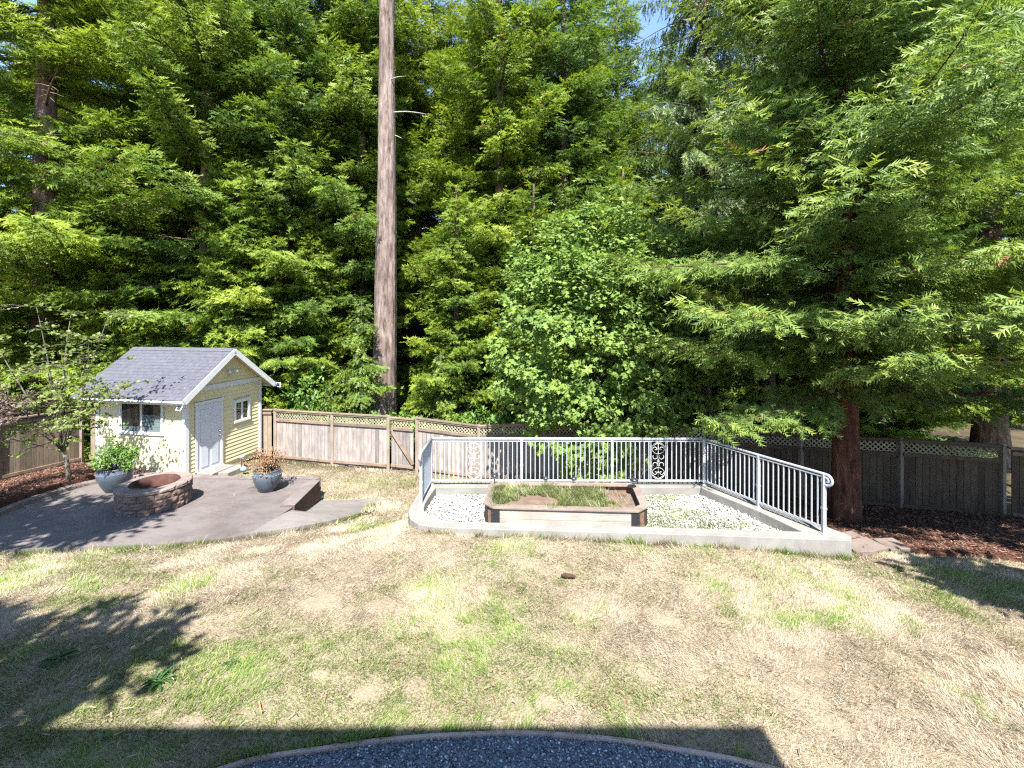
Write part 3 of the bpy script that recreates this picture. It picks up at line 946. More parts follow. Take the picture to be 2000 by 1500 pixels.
m.add(pa + pt_ + [r0, r1], [(0, 1, 5, 4), (1, 2, 6, 5), (2, 3, 7, 6), (3, 0, 4, 7), (4, 5, 8), (6, 7, 9), (5, 6, 9, 8), (7, 4, 8, 9)])
wall = m.build('wall', M['yellow'], sh)
CL = 0.122
def clap(side, s0, s1, z0, z1, s0t=None, s1t=None):
    s0t = s0 if s0t is None else s0t; s1t = s1 if s1t is None else s1t
    def P(s, o, z): return S(-o + g, s, z) if side == 'side' else S(s, -o + g, z)
    ob, ot, oi = 0.034, 0.016, 0.0
    m = MB(); m.hexa([P(s0, oi, z0), P(s0t, oi, z1), P(s0, ob, z0), P(s0t, ot, z1), P(s1, oi, z0), P(s1t, oi, z1), P(s1, ob, z0), P(s1t, ot, z1)])
    m.build('siding_board', M['yellow'], wall)
WS = (0.83, 2.28, 0.36, 1.26)      # side window: b0 b1 z0 z1
WG = (1.85, 2.40, 0.34, 0.95)      # gable window
DO = (0.40, 1.24, -.90, 1.13)      # door
z = ZB
while z < ZW - .01:
    z1 = min(z + CL + .006, ZW)
    segs = [(0.0, SLEN)]
    if z1 > WS[2] - .08 and z < WS[3] + .08: segs = [(0.0, WS[0] - .09), (WS[1] + .09, SLEN)]
    for s in segs: clap('side', s[0], s[1], z, z1)
    z += CL
z = ZB
while z < ZR - .1:
    z1 = min(z + CL + .006, ZR - .05)
    if z > ZW:
        e0 = (z - ZW) / SL + .02; e1 = (z1 - ZW) / SL + .02
        clap('gable', e0, SWID - e0, z, z1, min(e1, SWID / 2 - .01), max(SWID - e1, SWID / 2 + .01))
    else:
        cuts = []
        if z < DO[3] + .1: cuts.append((DO[0] - .09, DO[1] + .09))
        if z1 > WG[2] - .08 and z < WG[3] + .1: cuts.append((WG[0] - .08, WG[1] + .08))
        s = 0.0
        for c0, c1 in cuts + [(SWID, SWID)]:
            if c0 - s > .02: clap('gable', s, c0, z, z1)
            s = c1
    z += CL
# corner boards and frieze
def trim(a0, a1, b0, b1, z0, z1, name='trim_board', mat=None): return sbox(name, a0, a1, b0, b1, z0, z1, mat or M['white'], sh, bevel=0.003)
trim(-.022, 0.10, -.024, -.004, ZB - .05, ZW - .12, 'corner_board')
trim(-.026, -.005, -.004, .10, ZB - .05, ZW - .05, 'corner_board')
trim(SWID - .10, SWID + .02, -.024, -.004, ZB - .2, ZW - .12, 'corner_board')
trim(-.026, -.005, SLEN - .11, SLEN + .02, ZB - .05, ZW - .05, 'corner_board')
trim(-.02, SWID + .02, -.027, -.006, ZW - .11, ZW + .04, 'frieze_board')
# roof
OV, OG, OL = 0.36, 0.30, 0.45
rf = None
def slope_pt(side, d, b, o=0):
    """point on a roof slope: d from the ridge along horizontal, b along, o normal offset"""
    a = SWID / 2 - d if side == 0 else SWID / 2 + d
    n = 1 / math.sqrt(1 + SL * SL)
    return S(a + (-o * SL * n if side == 0 else o * SL * n), b, ZR - d * SL + o * n)
D1 = SWID / 2 + OV
m = MB()
for side in (0, 1):
    m.hexa([slope_pt(side, d, b, o) for d in (0.0, D1) for b in (-OG, SLEN + OL) for o in (0.0, 0.045)])
rf = m.build('roof', M['shingle'], sh)
smesh = {}
CRS, TABW = 0.145, 0.31
nc = int(D1 * math.sqrt(1 + SL * SL) / CRS)
tot = D1 * math.sqrt(1 + SL * SL)
nrm_ = 1 / math.sqrt(1 + SL * SL)
rest = MB()
for side in (0, 1):
    for c in range(nc + 1):
        d1 = (tot - c * CRS) * nrm_ + .012
        d0 = max(0.0, (tot - (c + 1) * CRS) * nrm_ - .01)
        if d1 - d0 < .03: continue
        b = -OG - .012 - (TABW * .5 if c % 2 else 0)
        while b < SLEN + OL:
            b0, b1 = max(b, -OG - .012), min(b + TABW - .006, SLEN + OL + .012)
            if b1 - b0 > .02:
                pts = [slope_pt(side, d, bb, o) for d, o0 in ((d0, 0.046), (d1, 0.053)) for bb in (b0, b1) for o in (o0, o0 + .006)]
                if side == 0:
                    mm = MB(); mm.hexa(pts); mm.build('shingle', M['shingle'], rf)
                else:
                    rest.hexa(pts)
            b += TABW
ro = rest.build('shingle_field', M['shingle'], rf); ro['kind'] = 'stuff'
m = MB()
for side in (0, 1): m.hexa([slope_pt(side, d, b, o) for d in (0.0, .13) for b in (-OG - .014, SLEN + OL + .014) for o in (0.06, 0.068)])
m.build('ridge_cap', M['shingle'], rf)
for side in (0, 1):
    m = MB(); m.hexa([slope_pt(side, d, b, o) for d in (0.012, D1 - .002) for b in (-OG - .028, -OG - .002) for o in (-.13, 0.044)])
    m.build('barge_board', M['white'], rf, bevel=0.003)
    m = MB(); m.hexa([slope_pt(side, d, b, o) for d in (0.0, D1) for b in (-OG, -.03) for o in (-.03, -.003)])
    m.build('soffit', M['yellow'], rf)
    m = MB(); m.hexa([slope_pt(side, d, b, o) for d in (D1 + .002, D1 + .06) for b in (-OG - .02, SLEN + OL) for o in (-.085, 0.03)])
    m.build('gutter', M['white'], rf, bevel=0.01)
    m = MB(); m.hexa([slope_pt(side, d, b, o) for d in (SWID / 2 - .02, D1) for b in (-.03, SLEN + OL - .05) for o in (-.03, -.003)])
    m.build('soffit', M['yellow'], rf)
# door
dr = sbox('door', -.005 + DO[0], DO[1], -.020, .03, DO[2], DO[3], M['door_white'], sh)
dr.name = 'door'
for (a0, a1, z0, z1) in ((.08, .36, .10, .75), (.46, .74, .10, .75), (.08, .36, .88, 1.5), (.46, .74, .88, 1.5), (.08, .36, 1.6, 1.88), (.46, .74, 1.6, 1.88)):
    sbox('door_panel', DO[0] + a0 + .01, DO[0] + a1, -.034, -.0195, DO[2] + z0, DO[2] + z1, M['door_white'], dr, bevel=0.006)
for zz, nm in ((.95, 'door_knob'), (1.08, 'deadbolt')):
    m = MB(); 
    c = S(DO[1] - .07, -.02, DO[2] + zz)
    nv = Vector((-SW.x, -SW.y, 0))
    m.tube([Vector(c), Vector(c) + nv * .03, Vector(c) + nv * .035, Vector(c) + nv * .06, Vector(c) + nv * .068], [.014, .014, .03, .03, .012] if nm == 'door_knob' else [.03, .03, .028, .02, .01], 12)
    m.build(nm, M['knob'], dr, smooth=True)
df = sbox('door_frame', DO[0] - .085, DO[0] - .002, -.032, -.003, DO[2], DO[3] + .005, M['white'], sh, bevel=0.003)
sbox('door_frame', DO[1] + .003, DO[1] + .085, -.032, -.003, DO[2], DO[3] + .005, M['white'], sh, bevel=0.003)
sbox('door_head', DO[0] - .12, DO[1] + .12, -.042, -.003, DO[3] + .007, DO[3] + .10, M['white'], sh, bevel=0.004)
sbox('threshold', DO[0] - .05, DO[1] + .05, -.10, -.034, DO[2] - .06, DO[2] - .005, M['white'], sh, bevel=0.004)
# windows
def window(side, s0, s1, z0, z1, mid_w, tw, blinds=False):
    if side == 'side': bx = lambda nm, a, b, o0, o1, c, d, mat, par: sbox(nm, -o1, -o0, a, b, c, d, mat, par, bevel=0.003)
    else: bx = lambda nm, a, b, o0, o1, c, d, mat, par: sbox(nm, a, b, -o1, -o0, c, d, mat, par, bevel=0.003)
    w = bx('window', s0 - tw, s1 + tw, -.028, -.004, z0 - tw, z1 + tw, M['white'], sh)
    bx('casing', s0 - tw, s0, -.003, .032, z0, z1, M['white'], w)
    bx('casing', s1, s1 + tw, -.003, .032, z0, z1, M['white'], w)
    bx('head', s0 - tw - .03, s1 + tw + .03, -.003, .042, z1 + .001, z1 + tw + .02, M['white'], w)
    bx('sill', s0 - tw - .015, s1 + tw + .015, -.003, .045, z0 - tw, z0 - .001, M['white'], w)
    half = (s0 + s1) / 2
    for a, b in ((s0 + .002, half - .016), (half + .016, s1 - .002)):
        bx('room_panel', a, b, -.0035, .001, z0 + .002, z1 - .002, M['room'], w)
        if side == 'side':
            zt_ = z0 + (z1 - z0) * (.62 if a < half else .2)
            nsl = 12
            for k in range(int(nsl * (zt_ - z0) / (z1 - z0))):
                bx('blind_slat', a + .025, b - .025, .0015, .004, z0 + .025 + k * .072, z0 + .025 + k * .072 + .066, M['blind'], w)
        bx('pane', a, b, .0065, .0085, z0 + .002, z1 - .002, M['glass'], w)
        for (c0, c1, e0, e1) in ((a, a + .022, z0, z1), (b - .022, b, z0, z1), (a + .023, b - .023, z0, z0 + .022), (a + .023, b - .023, z1 - .022, z1)):
            bx('sash', c0, c1, .009, .02, e0 + .003, e1 - .003, M['white'], w)
    bx('mullion', half - .015, half + .015, -.003, .024, z0 + .002, z1 - .002, M['white'], w)
window('side', *WS, .03, .075)
window('gable', *WG, .03, .075)
# flood light on the gable
fl = thing('flood_light', S(1.5, -.05, 2.0), 'twin flood light with sensor on the shed gable above the frieze', 'flood light')
c = Vector(S(1.55, -.03, 2.06)); nv = Vector((-SW.x, -SW.y, 0)); uv = Vector((SU.x, SU.y, 0))
m = MB(); m.tube([c - nv * .03, c + nv * .03], .055, 14); m.build('base_plate', M['white'], fl)
for s in (-1, 1):
    m = MB(); q0_ = c + nv * .04; q1_ = c + nv * .10 + uv * s * .10 + Vector((0, 0, .02)); q2_ = q1_ + nv * .09 + uv * s * .05 + Vector((0, 0, -.05))
    m.tube([q0_, q1_, q1_ + (q2_ - q1_) * .1, q2_], [.015, .015, .035, .06], 12); m.build('lamp_head', M['white'], fl, True)
m = MB(); m.lathe([(.001, -.16), (.03, -.15), (.035, -.10), (.02, -.06), (.015, -.03)], c + nv * .06, 12); m.build('sensor', M['knob'], fl, True)
def solar_panel(c, tilt, label):
    t = thing('solar_light', c, label, 'solar light')
    mw = Matrix.Translation(Vector(c)) @ Matrix.Rotation(-.35, 4, 'Z') @ Matrix.Rotation(tilt, 4, 'X') @ Matrix.Rotation(.05, 4, 'Y')
    for nm, s, o, mt in (('panel_frame', (.21, .02, .17), 0, M['white']), ('solar_cell', (.155, .006, .125), -.0135, M['solar']), ('mount', (.04, .10, .04), .06, M['white'])):
        mb_ = MB().box((0, o, 0), s)
        v_ = [mw @ Vector(p) for p in mb_.v]
        mm = MB().add(v_, mb_.f); mm.build(nm, mt, t)
solar_panel(slope_pt(0, D1 + .08, -OG + .12, -.14), -.5, 'white framed solar light at the near eave corner by the shed door')
solar_panel(slope_pt(1, D1 + .10, -OG - .06, .02), 0.0, 'white framed solar light at the far eave corner of the shed')
# door step slabs and glass ornament by the door
ds = thing('door_step', S(.9, -.5, -.95), 'pale concrete step slab in front of the shed door', 'step')
sbox('slab', .30, 1.15, -.62, -.11, -1.1, -.88, M['conc'], ds, bevel=0.01)
sbox('slab', .50, 1.25, -.98, -.63, -1.2, -.90, M['conc'], ds, bevel=0.01)
gs = thing('glass_stake_lamp', S(.95, -1.05, -.85), 'small blue glass garden lamp on a stake beside the door step', 'garden lamp')
c = Vector(S(.95, -1.05, -1.0))
m = MB(); m.tube([c, c + Vector((0, 0, .42))], .012, 6); m.build('stake', M['rust'], gs)
m = MB(); m.lathe([(.012, .40), (.05, .43), (.085, .47), (.08, .485), (.03, .47), (.001, .465)], c, 14); m.build('glass_bowl', M['blue_glass'], gs, True)
m = MB(); m.lathe([(.001, .02), (.08, .05), (.095, .10), (.06, .15), (.001, .165)], c + Vector((.12, -.1, 0.02)), 14)
tag(m.build('glass_globe', M['blue_glass'], None, True), 'pale blue glass globe lying by the shed door step', 'ornament')

# ------------------------------------------------------------------ fire pit
FC = Vector((-8.45, 10.3)); FR = 0.72; fz = float(z_patio(0, 10.3))
fp = thing('fire_pit', (FC.x, FC.y, fz), 'round brown stone block fire pit with rusty steel liner on the patio', 'fire pit')
def sector(r0, r1, a0, a1, z0, z1, rough, seed, n=6):
    r = random.Random(seed)
    v, f = [], []
    nz = 4
    for i in range(n + 1):
        a = a0 + (a1 - a0) * i / n
        for k in range(nz + 1):
            zz = z0 + (z1 - z0) * k / nz
            edge = (i in (0, n)) or (k in (0, nz))
            rr = r1 - (0.022 if edge else 0) + (0 if edge else r.uniform(-rough, rough))
            v.append((FC.x + rr * math.cos(a), FC.y + rr * math.sin(a), zz))
    for i in range(n):
        for k in range(nz):
            b = i * (nz + 1) + k
            f.append((b, b + nz + 1, b + nz + 2, b + 1))
    nb = len(v)
    for i in range(n + 1):
        a = a0 + (a1 - a0) * i / n
        for zz in (z0, z1):
            v.append((FC.x + r0 * math.cos(a), FC.y + r0 * math.sin(a), zz))
    for i in range(n):
        b = nb + i * 2
        f.append((b, b + 1, b + 3, b + 2))
        f.append((i * (nz + 1) + nz, (i + 1) * (nz + 1) + nz, b + 3, b + 1))
        f.append(((i + 1) * (nz + 1), i * (nz + 1), b, b + 2))
    for i in (0, n):
        b = nb + i * 2
        f.append(tuple(i * (nz + 1) + k for k in range(nz + 1)) + (b + 1, b))
    return v, f
NB = 14
for row in range(3):
    for k in range(NB):
        a0 = 2 * math.pi * (k + .5 * (row % 2)) / NB
        v, f = sector(FR - .22, FR, a0 + .006, a0 + 2 * math.pi / NB - .006, fz + row * .155, fz + row * .155 + .152, .012, row * 50 + k)
        MB().add(v, f).build('stone_block', M['block'], fp)
for k in range(NB):
    a0 = 2 * math.pi * (k + .25) / NB
    v, f = sector(FR - .235, FR + .012, a0 + .002, a0 + 2 * math.pi / NB - .002, fz + .467, fz + .555, .008, 900 + k)
    MB().add(v, f).build('cap_stone', M['cap'], fp)
m = MB(); m.lathe([(FR - .245, .05), (FR - .245, .575), (FR - .262, .575), (FR - .262, .05)], (FC.x, FC.y, fz), 48); m.build('steel_liner', M['rust'], fp, True)
m = MB(); m.lathe([(FR - .25, .16), (.25, .13), (.001, .15)], (FC.x, FC.y, fz), 32); m.build('ash_bed', M['ash'], fp, True)

# ------------------------------------------------------------------ foliage machinery
def norm(a): return a / np.maximum(np.linalg.norm(a, axis=-1, keepdims=True), 1e-9)

def spray_template(pairs=5, wd=0.10, side=0.42, ang=52, cup=0.06, seed=0):
    """feather of narrow, unevenly curled blades, unit length along x"""
    r = random.Random(seed)
    v, t, w = [], [], []
    def tri(a, b, c, wt):
        n = len(v)
        v.extend([a, b, c]); t.append((n, n + 1, n + 2)); w.extend([wt[0], wt[0], wt[1]])
    tri((0, -.03, 0), (0, .03, 0), (1.0, r.uniform(-.08, .08), -cup), (0, 1))
    for i in range(pairs):
        x = 0.04 + 0.82 * i / pairs
        for s in (-1, 1):
            L = side * (1.0 - 0.5 * (i / pairs)) * r.uniform(.6, 1.2)
            an = math.radians(ang + r.uniform(-14, 12))
            xx = x + (0.07 if s > 0 else 0) + r.uniform(-.03, .03)
            zc = -cup * xx * xx
            el = r.uniform(-.45, .30)
            tip = (xx + L * math.cos(an), s * L * math.sin(an) * math.cos(el), zc + L * math.sin(el))
            tri((xx - wd / 2, 0, zc), (xx + wd / 2, 0, zc + r.uniform(-.03, .03)), tip, (x * .6, .45 + x * .5))
    return np.array(v), np.array(t), np.array(w)

def place(tmpl, P, D, N, Sx):
    """instances of a template baked into arrays; P, D (along), N (normal) (n,3), Sx (n,)"""
    tv, tt, tw = tmpl
    D = norm(D); C = norm(np.cross(N, D)); N = np.cross(D, C)
    V = P[:, None, :] + Sx[:, None, None] * (tv[None, :, 0:1] * D[:, None, :] + tv[None, :, 1:2] * C[:, None, :] + tv[None, :, 2:3] * N[:, None, :])
    n, mv = len(P), len(tv)
    T = tt[None] + (np.arange(n) * mv)[:, None, None]
    return V.reshape(-1, 3), T.reshape(-1, 3), np.tile(tw, n)

def conifer(seed, H, z0, Lmax, nb, prof, rise, upturn, sec_step, sec_len, spr, spr_step, tmpl, hang=0.0, trunk_r=0.3, limb_r=0.03, sparse=0.0, lean=(0, 0), ttop=0.04, roll=.42, upbias=.0, tilt=.75, flare=.5):
    """returns trunk, limbs and foliage arrays of one conifer standing at the origin"""
    r = np.random.default_rng(seed); r2 = np.random.default_rng(seed + 5000)
    Ps, Ds, Ns, Ss, Tn = [], [], [], [], []
    limbs = MB()
    us = np.sort((np.arange(nb) + r.uniform(0, 1, nb)) / nb)
    az = r.uniform(0, 6.28)
    for bi, u in enumerate(us):
        r = np.random.default_rng([seed, bi])
        az += 2.399 + r.normal(0, .35)
        zb = z0 + (H - z0) * u
        L = Lmax * prof(u) * r.uniform(.62, 1.15)
        if L < .15: L = .15
        h = np.array([math.cos(az), math.sin(az), 0])
        lat = np.array([-math.sin(az), math.cos(az), 0])
        a = rise(u) + r.normal(0, .07); b = upturn + r.normal(0, .06)
        bend = r.normal(0, .12)
        base = np.array([lean[0] * zb, lean[1] * zb, zb])
        def path(t): return base + L * (t[:, None] * h + (bend * t * t)[:, None] * lat + (a * t + b * t * t)[:, None] * np.array([0, 0, 1.0]))
        tp = np.linspace(0, 1, 6)
        pp = path(tp)
        lr = limb_r * (L / Lmax) ** .7
        limbs.tube([tuple(x) for x in pp], [lr, lr * .85, lr * .65, lr * .5, lr * .3, lr * .12], 4, cap=False)
        if H > 20 and u < .75 and r2.uniform() < .035:      # a dead bare bough with a few twigs
            for t_ in r2.uniform(.3, .95, 9):
                b0 = path(np.array([t_]))[0]; b1 = b0 + (h * r2.uniform(.1, .5) + lat * r2.uniform(-.5, .5) + np.array([0, 0, r2.uniform(-.35, .1)])) * .9
                limbs.tube([tuple(b0), tuple((b0 + b1) / 2 + np.array([0, 0, .03])), tuple(b1)], [lr * .35, lr * .25, lr * .1], 3, cap=False)
            continue
        ns = max(2, int(L / sec_step))
        t = np.linspace(.06 if L > .8 else .03, 1.0, ns) + r.normal(0, .012, ns)
        t = np.clip(t, .02, 1.0)
        if sparse: t = t[r.uniform(0, 1, len(t)) > sparse * (1 - t)]
        tone = r.normal(0, .13)
        tg = norm(path(t + .02) - path(t - .02))
        pt = path(t)
        for sd in (-1, 1):
            k = len(t)
            ang = np.radians(r.uniform(42, 72, k)) * sd
            l2 = sec_len * min(1.0, L / 1.6) * (1.05 - t) ** .65 * r.uniform(.55, 1.15, k) + spr * .6
            d2 = tg * np.cos(ang)[:, None] + np.cross(np.array([0, 0, 1.0]), tg) * np.sin(ang)[:, None]
            d2[:, 2] += r.normal(upbias, .16, k) - hang * 1.2
            d2 = norm(d2)
            for i in range(k):
                m3 = max(1, int(l2[i] / spr_step))
                q = (np.arange(m3) + r.uniform(.2, .8, m3)) / m3
                p3 = pt[i] + d2[i] * (q * l2[i])[:, None]
                p3[:, 2] -= (hang * .7) * (q * l2[i]) ** 2 - r.normal(-.05, .07, m3)
                a3 = np.radians(r.uniform(15, 50, m3)) * np.where(np.arange(m3) % 2 == 0, 1, -1)
                sidev = np.cross(np.array([0, 0, 1.0]), d2[i])
                d3 = d2[i] * np.cos(a3)[:, None] + sidev * np.sin(a3)[:, None]
                d3[:, 2] += r.normal(-.22, .26, m3) - hang * (1.2 + 1.5 * q)
                Ps.append(p3); Ds.append(d3)
                nn_ = np.array([0, -.12, .75]) + h * tilt + r.normal(0, roll, (m3, 3))
                if hang: nn_ += h * hang
                Ns.append(nn_)
                Ss.append(spr * r.uniform(.7, 1.25, m3))
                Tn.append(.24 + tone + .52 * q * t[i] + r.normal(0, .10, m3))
        # tip
        Ps.append(pt[-1:]); Ds.append(tg[-1:]); Ns.append(np.array([[0, 0, 1.0]]) + r.normal(0, .2, (1, 3))); Ss.append(np.array([spr * 1.3])); Tn.append(np.array([.75 + tone]))
    P, D, N, S_, T = map(np.concatenate, (Ps, Ds, Ns, Ss, Tn))
    dead = r.uniform(0, 1, len(T)) < .004
    Vs, Fs, Ts, nv = [], [], [], 0
    which = r.integers(0, len(tmpl), len(T))
    for k, tm in enumerate(tmpl):
        m_ = which == k
        V, F, W = place(tm, P[m_], D[m_], N[m_], S_[m_])
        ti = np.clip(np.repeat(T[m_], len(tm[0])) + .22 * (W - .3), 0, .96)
        ti[np.repeat(dead[m_], len(tm[0]))] = 1.0
        Vs.append(V); Fs.append(F + nv); Ts.append(ti); nv += len(V)
    V, F, tint = map(np.concatenate, (Vs, Fs, Ts))
    # trunk
    tr = trunk_arrays(r, H, trunk_r, lean, ttop, flare=flare)
    return tr, limbs, (V, F, tint)

def trunk_arrays(r, H, rad, lean=(0, 0), top=0.04, n=20, seg=26, flare=0.5, furrow=.05):
    v, f = [], []
    ph = r.uniform(0, 6.28, 8)
    for i in range(seg + 1):
        t = i / seg
        z = -0.4 + (H + .4) * t
        rr = rad * (1 - t) + top * t
        rr *= 1 + flare * math.exp(-max(z, 0) * 1.1)
        for k in range(n):
            a = 2 * math.pi * k / n
            w = 1 + furrow * math.sin(5 * a + ph[0] + z * .12) + furrow * .8 * math.sin(9 * a + ph[1] - z * .2) + furrow * .6 * math.sin(3 * a + ph[2]) * math.exp(-max(z, 0) * .5) * 2 + r.uniform(-.5, .5) * furrow
            v.append((lean[0] * z + rr * w * math.cos(a), lean[1] * z + rr * w * math.sin(a), z))
    for i in range(seg):
        for k in range(n):
            f.append((i * n + k, i * n + (k + 1) % n, (i + 1) * n + (k + 1) % n, (i + 1) * n + k))
    return v, f

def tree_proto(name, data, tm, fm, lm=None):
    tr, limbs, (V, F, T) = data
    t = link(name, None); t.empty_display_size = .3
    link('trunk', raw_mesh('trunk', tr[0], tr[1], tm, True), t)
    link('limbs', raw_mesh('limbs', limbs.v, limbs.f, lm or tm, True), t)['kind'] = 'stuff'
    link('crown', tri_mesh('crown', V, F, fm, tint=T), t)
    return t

_used = set()
def put(proto, x, y, rot, sc, label, group, dz=0.0, cat='tree', sz=None):
    if proto.name not in _used:
        _used.add(proto.name); t = proto
    else:
        t = copy_tree(proto)
    t.matrix_basis = Matrix.Translation((x, y, zt(x, y) + dz)) @ Matrix.Rotation(rot, 4, 'Z') @ Matrix.Diagonal((sc, sc, sz or sc, 1))
    tag(t, label, cat, group)
    return t

BIGSEED = 306
SPR_N = [spray_template(5, .125, .46, 46, seed=k) for k in range(4)]        # near, fine
SPR_F = [spray_template(5, .145, .48, 46, seed=10 + k) for k in range(4)]         # far, coarser
flat_prof = lambda u: (0.72 + 1.1 * u if u < .25 else 1.0 - .25 * (u - .25)) * min(1, (1 - u) * 3.2) 
cone_prof = lambda u: (0.8 + .8 * min(u, .25)) * (1 - u) ** .75 + .03
round_prof = lambda u: (0.85 + .6 * min(u, .25)) * (1 - u) ** .55 + .03
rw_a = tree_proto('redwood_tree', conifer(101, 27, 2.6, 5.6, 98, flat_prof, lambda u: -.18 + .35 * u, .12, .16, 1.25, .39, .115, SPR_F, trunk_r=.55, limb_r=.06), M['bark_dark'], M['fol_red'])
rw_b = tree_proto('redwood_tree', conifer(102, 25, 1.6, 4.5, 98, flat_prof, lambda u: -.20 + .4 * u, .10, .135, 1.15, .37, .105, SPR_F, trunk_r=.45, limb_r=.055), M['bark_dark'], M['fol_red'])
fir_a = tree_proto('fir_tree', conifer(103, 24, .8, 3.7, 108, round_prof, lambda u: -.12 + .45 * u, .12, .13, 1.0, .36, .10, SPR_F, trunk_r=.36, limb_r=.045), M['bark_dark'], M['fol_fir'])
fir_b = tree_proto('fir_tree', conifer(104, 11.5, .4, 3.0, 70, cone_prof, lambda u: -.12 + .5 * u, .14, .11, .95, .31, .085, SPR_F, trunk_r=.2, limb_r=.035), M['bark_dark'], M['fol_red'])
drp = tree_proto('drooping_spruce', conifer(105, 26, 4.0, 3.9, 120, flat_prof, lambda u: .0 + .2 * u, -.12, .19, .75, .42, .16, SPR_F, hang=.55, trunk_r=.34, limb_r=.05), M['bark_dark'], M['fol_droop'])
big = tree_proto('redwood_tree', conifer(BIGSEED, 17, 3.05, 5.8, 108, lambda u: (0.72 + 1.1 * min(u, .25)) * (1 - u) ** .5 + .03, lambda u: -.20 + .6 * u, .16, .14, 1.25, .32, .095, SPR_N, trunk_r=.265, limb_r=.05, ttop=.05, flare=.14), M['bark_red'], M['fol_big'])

put(big, 7.65, 10.0, 0.6, 1.0, 'large pale green redwood with red-brown trunk in front of the right fence', None)
G1 = 'tall conifers just beyond the fence'
put(rw_a, -18.2, 17.0, 0.0, 1.0, 'broad yellow-green redwood with layered boughs at the left edge', G1)
put(rw_b, -13.0, 18.6, 1.0, 1.0, 'tall redwood with dark trunk rising right behind the shed roof', G1)
put(fir_a, -10.2, 19.4, 0.3, 1.0, 'bushy conifer between the shed gable and the bare trunk', G1)
put(fir_a, -7.4, 21.4, 2.1, 1.05, 'tall green conifer directly left of the bare trunk', G1)
put(fir_b, -20.5, 15.6, 0.9, 1.1, 'bushy low redwood at the extreme left edge above the purple maple', G1)
put(fir_b, -16.0, 17.6, 3.9, 1.15, 'bushy redwood above the slender young maple', G1)
put(fir_b, -11.4, 18.2, 5.1, 1.1, 'bushy conifer whose boughs overhang the shed ridge', G1)
put(fir_a, -15.6, 19.6, 4.4, 1.0, 'tall redwood seen between the left edge and the shed', G1)
put(rw_a, -9.0, 22.5, 5.5, 1.0, 'tall conifer behind the trees right of the shed', G1)
put(fir_b, -8.6, 19.2, 2.9, .9, 'pointed dark green conifer close left of the bare trunk', G1)
put(rw_b, -3.6, 25.5, 1.1, 1.0, 'tall conifer filling the gap right of the bare trunk', G1)
put(fir_a, 7.0, 29.0, 1.3, 1.15, 'far conifer whose top shows in the patch of sky', G1)
put(fir_a, 4.6, 25.0, 3.3, .95, 'slim far conifer partly closing the patch of sky', G1)
put(fir_b, 4.6, 18.0, 1.5, 1.0, 'pointed conifer behind the right half of the maple', G1)
put(fir_b, 11.2, 13.2, .4, .9, 'bushy young redwood behind the right fence', G1)
put(fir_b, -2.3, 18.0, 0.2, .95, 'low pointed conifer directly right of the bare trunk', G1)
put(fir_b, .9, 18.0, 2.6, .95, 'pointed yellow-green conifer rising behind the leafy maple', G1)
put(rw_b, -.6, 21.5, 4.0, 1.0, 'tall shaggy conifer in the centre behind the low pointed ones', G1)
put(fir_a, 2.6, 22.0, 5.0, 1.08, 'tall bright conifer left of the open patch of sky', G1)
put(drp, 8.8, 20.0, 0.0, 1.0, 'drooping dark spruce right of the open patch of sky', G1)
put(drp, 12.6, 21.5, 2.2, 1.05, 'drooping dark spruce behind the top of the large right redwood', G1)
put(rw_a, 17.0, 15.5, 2.5, .8, 'redwood with wide boughs beyond the fence at the right edge', G1)
put(fir_a, 12.8, 14.5, 1.3, .6, 'smaller conifer behind the large right redwood', G1)
G2 = 'dark conifers in the second row of the wood'
back = [(-30, 22), (-25.5, 25), (-21, 24), (-17, 26), (-13.5, 24.5), (-10, 26.5), (-5.5, 25), (-2.5, 28.5), (1.2, 27), (5.2, 30), (11.5, 28), (16, 25), (20, 22), (25, 24)]
bl = ['outermost left', 'second from the left', 'third from the left', 'fourth from the left', 'fifth from the left', 'sixth from the left', 'seventh, behind the bare trunk', 'eighth, right of the bare trunk', 'ninth, behind the centre conifers', 'tenth, under the open sky patch', 'eleventh, behind the spruces', 'twelfth, behind the right redwood', 'second last at the right', 'outermost right']
for i, (x, y) in enumerate(back):
    p = (rw_a, fir_a, rw_b)[i % 3]
    put(p, x, y, i * 1.7, R.uniform(.95, 1.12) * (.75 if i == 9 else 1), 'dark back row conifer of the wood, ' + bl[i], G2)

G6 = 'dark conifers deep in the wood'
for i in range(22):
    x = -44 + 88 * (i + .5) / 22 + R.uniform(-1, 1)
    put((fir_a, rw_b, rw_a)[i % 3], x, 35 + R.uniform(-2.5, 3), i * 2.3, R.uniform(.9, 1.15), 'dark conifer deep in the wood, barely seen behind the front rows', G6)
G7 = 'young conifers in the shade of the wood'
for i in range(20):
    x = -33 + 66 * (i + .5) / 20 + R.uniform(-.8, .8)
    put(fir_b, x, 23.5 + R.uniform(-1.2, 2.5), i * 1.9, R.uniform(.55, .85), 'young shaded conifer under the tall trees of the wood', G7)

